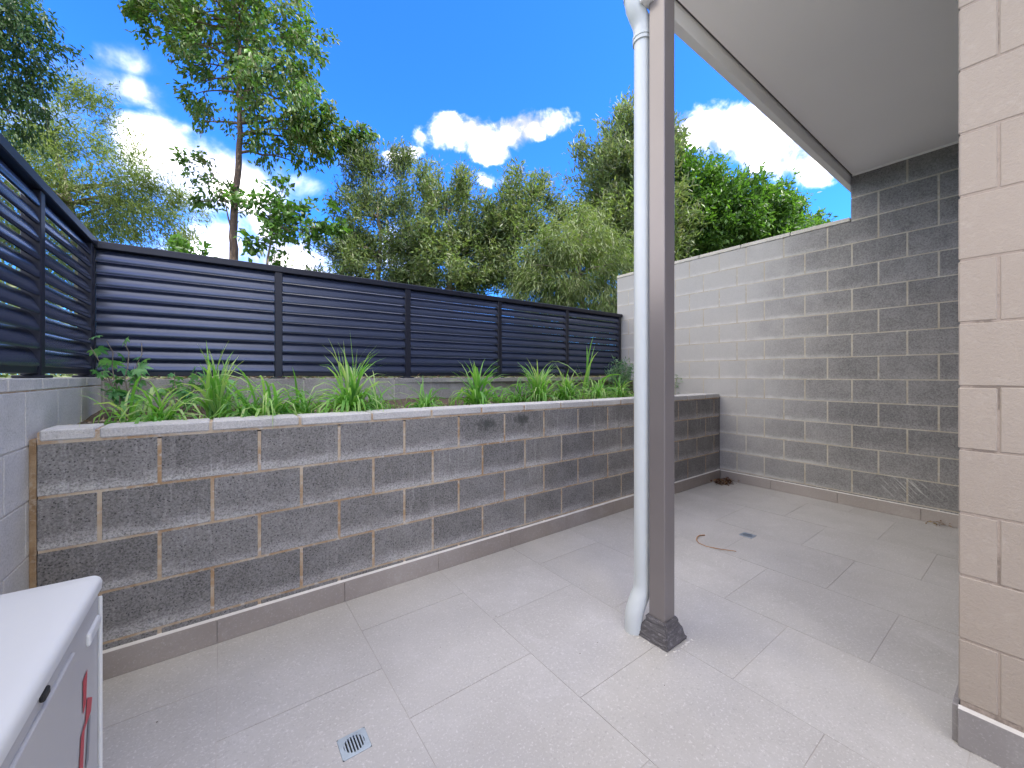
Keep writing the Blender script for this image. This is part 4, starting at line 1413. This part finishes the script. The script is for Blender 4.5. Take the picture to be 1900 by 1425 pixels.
def shrub(name, label, pxx, Y, h, w_, nst, nleaf, material, lsize, seedz=-.26, cat="shrub", group=None, drp=.2, lift=0.0):
    t = (pxx - 952.68) / 735.74
    X = Y * (FW.x + t * RT.x) / (FW.y + t * RT.y)
    root = empty(name, (X, Y, Z(seedz)), label=label, cat=cat, group=group)
    bm = bmesh.new()
    tips = []
    for k in range(nst):
        a = rng.uniform(0, 2 * math.pi)
        e = np.array([math.cos(a) * w_ * rng.uniform(.3, 1), math.sin(a) * w_ * .45 * rng.uniform(.3, 1), h * rng.uniform(.55, 1)])
        pts = branch_tube(bm, (0, 0, 0), e, .004, .0018, .06, 5, 6, .05)
        tips.append(np.array(pts))
    obj_bm("stem", bm, M_BARK2, root, root.location)
    return root, tips


# broad-leafed shrub in the corner of the bed; each palm-shaped leaf is a part
def palm_leaf_mesh():
    V_, F_, T_ = [], [], []
    b = 0
    for k in range(5):
        a = rad(-80 + 40 * k)
        L_ = 1.0 if k == 2 else (.85 if k in (1, 3) else .6)
        d = np.array([math.cos(a), math.sin(a), -.1]); s_ = np.array([-d[1], d[0], 0])
        q = [np.zeros(3), d * L_ * .35 + s_ * .16 * L_, d * L_ * .7 + s_ * .15 * L_ - UPn * .05, d * L_ - UPn * .15, d * L_ * .7 - s_ * .15 * L_ - UPn * .05, d * L_ * .35 - s_ * .16 * L_]
        V_ += q; F_ += [(b, b + 1, b + 5, b + 5), (b + 1, b + 2, b + 4, b + 5), (b + 2, b + 3, b + 4, b + 4)]; T_ += [.5 + .1 * k] * 6
        b += 6
    tri = []
    for q in F_:
        if q[2] == q[3]: tri.append(q[:3])
        else: tri += [(q[0], q[1], q[2]), (q[0], q[2], q[3])]
    return np.array(V_), np.array(tri), np.array(T_)


pv, pf, pt = palm_leaf_mesh()
PALM = [new_mesh("leaf", pv, pf, M_BROAD, np.clip(pt + d_, 0, 1)) for d_ in (-.45, -.2, .1, .35)]


def palm_shrub(label, pxx, Y, h, w_, nst, nl, size):
    root, tips = shrub("broad_leaf_shrub", label, pxx, Y, h, w_, nst, 0, None, 0, group="broad-leafed shrubs in the bed")
    for k in range(nl):
        pts = tips[int(rng.integers(len(tips)))]
        q = pts[min(len(pts) - 1, int(rng.integers(2, 7)))] + rng.normal(size=3) * .018
        o = bpy.data.objects.new("leaf", PALM[int(rng.integers(4))]); link(o, root)
        o.location = q; s_ = size * rng.uniform(.6, 1.25); o.scale = (s_, s_, s_)
        o.rotation_euler = (rad(rng.uniform(-50, 50)), rad(rng.uniform(0, 60)), rng.uniform(0, 6.28))
    return root


palm_shrub("broad-leafed green shrub in the fence corner at the left end of the bed", 240, 2.95, .46, .26, 9, 62, .055)
palm_shrub("low broad-leafed shrub spreading along the foot of the fence, right of the corner one", 325, 3.12, .32, .22, 7, 46, .050)
palm_shrub("leafy plant with a few pale blooms between the sprawling grass clumps", 418, 2.92, .34, .07, 7, 34, .045)

# fine bluish shrub by the boundary wall


def fine_shrub(label, pxx, Y, h, w_, n):
    root, tips = shrub("fine_leaf_shrub", label, pxx, Y, h, w_, 16, 0, None, 0, group="fine-leafed shrubs near the boundary wall")
    pts = np.concatenate(tips)
    idx = rng.integers(0, len(pts), n)
    C = pts[idx] + rng.normal(size=(n, 3)) * .03
    C = C[C[:, 2] > .01]
    v, f, t = leaves(C, rng.normal(size=(len(C), 3)) + UPn * .3, rng.uniform(.035, .075, len(C)), rng.uniform(.006, .013, len(C)), rng.uniform(0, 1, len(C)))
    o = bpy.data.objects.new("foliage", new_mesh("foliage", v, f, M_BLUE, t)); link(o, root)


fine_shrub("bluish fine-leafed shrub at the fence end, left of the downpipe", 1150, 3.12, .42, .26, 1500)
fine_shrub("small fine-leafed shrub showing just right of the roof post", 1258, 2.75, .26, .16, 700)

# pebbles and litter on the kerb and soil
bm = bmesh.new()
for k in range(520):
    s_ = random.uniform(0, klen)
    r_ = random.uniform(.004, .012)
    onk = random.random() < .45
    q_ = KM @ Vector((s_, random.uniform(.0, .15) if onk else -random.uniform(.02, .7), 0))
    if q_.x < XL or q_.x > XR: continue
    zz = Z(-.022) if onk else Z(-.262 + .03)
    bmesh.ops.create_icosphere(bm, subdivisions=1, radius=r_, matrix=Matrix.Translation((q_.x, q_.y, zz + r_ * .3)) @ Matrix.Rotation(random.random() * 3, 4, 'Z') @ Matrix.Diagonal((1.5, 1, .7, 1)))
o = obj_bm("pebbles", bm, M_PEBBLE); tag(o, "small pebbles and crumbs scattered on the kerb and soil of the bed", "pebbles", kind="stuff")
n = 1400
s_ = rng.uniform(0, klen, n)
Cc = np.array([list(KM @ Vector((a_, b_, 0))) for a_, b_ in zip(s_, np.where(rng.random(n) < .5, rng.uniform(.0, .3, n), rng.uniform(-.75, 0, n)))])
Cc[:, 2] = np.where(Cc[:, 1] > np.array([back_y(x_) - .06 for x_ in Cc[:, 0]]), Z(-.018), Z(-.235)) + rng.uniform(0, .012, n)
m_ = (Cc[:, 0] > XL + .03) & (Cc[:, 0] < XR - .03) & (Cc[:, 1] > YW + .2)
Cc = Cc[m_]
D = rng.normal(size=(len(Cc), 3)); D[:, 2] *= .2
v, f, t = leaves(Cc, D, rng.uniform(.03, .07, len(Cc)), rng.uniform(.008, .02, len(Cc)), rng.uniform(.3, 1, len(Cc)), nrm=rng.normal(size=(len(Cc), 3)) * .3 + UPn)
o = bpy.data.objects.new("leaf_litter", new_mesh("leaf_litter", v, f, M_DRY, t)); link(o); tag(o, "dry leaf litter over the bed and kerb", "litter", kind="stuff")

# ------------------------------------------------------------------ small things on the patio
n = 170
C = np.stack([4.33 + rng.normal(size=n) * .07, 2.10 + rng.normal(size=n) * .04, rng.uniform(.002, .035, n)], 1)
C[:, 0] = np.minimum(C[:, 0], XR - .05); C[:, 1] = np.minimum(C[:, 1], YW - .05)
C[:, 2] += floor_z(4.4)
D = rng.normal(size=(n, 3)); D[:, 2] *= .35
v, f, t = leaves(C, D, rng.uniform(.02, .055, n), rng.uniform(.01, .022, n), rng.uniform(0, .75, n))
o = bpy.data.objects.new("dead_leaves", new_mesh("dead_leaves", v, f, M_DRY, t)); link(o); tag(o, "little heap of dead brown leaves in the corner where the two walls meet", "leaves", kind="stuff")
n = 26
C = np.stack([np.full(n, XR - .03) - rng.uniform(0, .05, n), .52 + rng.normal(size=n) * .03, floor_z(4.4) + .006 + rng.uniform(.0, .03, n)], 1)
D = rng.normal(size=(n, 3)); D[:, 2] *= .35
v, f, t = leaves(C, D, rng.uniform(.015, .035, n), rng.uniform(.006, .014, n), rng.uniform(.2, .9, n))
o = bpy.data.objects.new("dead_leaves", new_mesh("dead_leaves", v, f, M_DRY, t)); link(o); tag(o, "few dead leaves at the foot of the boundary wall next to the house corner", "leaves", kind="stuff")

tw = [(2.83, 1.50), (2.79, 1.515), (2.745, 1.51), (2.70, 1.49), (2.67, 1.455), (2.662, 1.40), (2.672, 1.36), (2.679, 1.32), (2.70, 1.28), (2.734, 1.237)]
bm = bmesh.new()
add_tube(bm, [(x_, y_, floor_z(x_) + .004 + .004 * math.sin(k)) for k, (x_, y_) in enumerate(tw)], [.0022 + .0018 * (1 - k / 9) for k in range(10)], 6)
tag(obj_bm("twig", bm, M_TWIG, smooth=True), "thin curved dry twig lying on the tiles near the far drain", "twig")
v, f, tn = None, None, None

# specks of grit on the tiles
bm = bmesh.new()
for k in range(60):
    x_, y_ = random.uniform(-.2, 4.3), random.uniform(.25, 2.1)
    if x_ > HX and y_ < HY + .1: continue
    r_ = random.uniform(.0008, .0018)
    bmesh.ops.create_icosphere(bm, subdivisions=1, radius=r_, matrix=Matrix.Translation((x_, y_, floor_z(x_) + r_ * .6)) @ Matrix.Diagonal((1.6, 1, .6, 1)))
o = obj_bm("grit", bm, M_SOIL); tag(o, "specks of grit scattered over the patio tiles", "grit", kind="stuff")
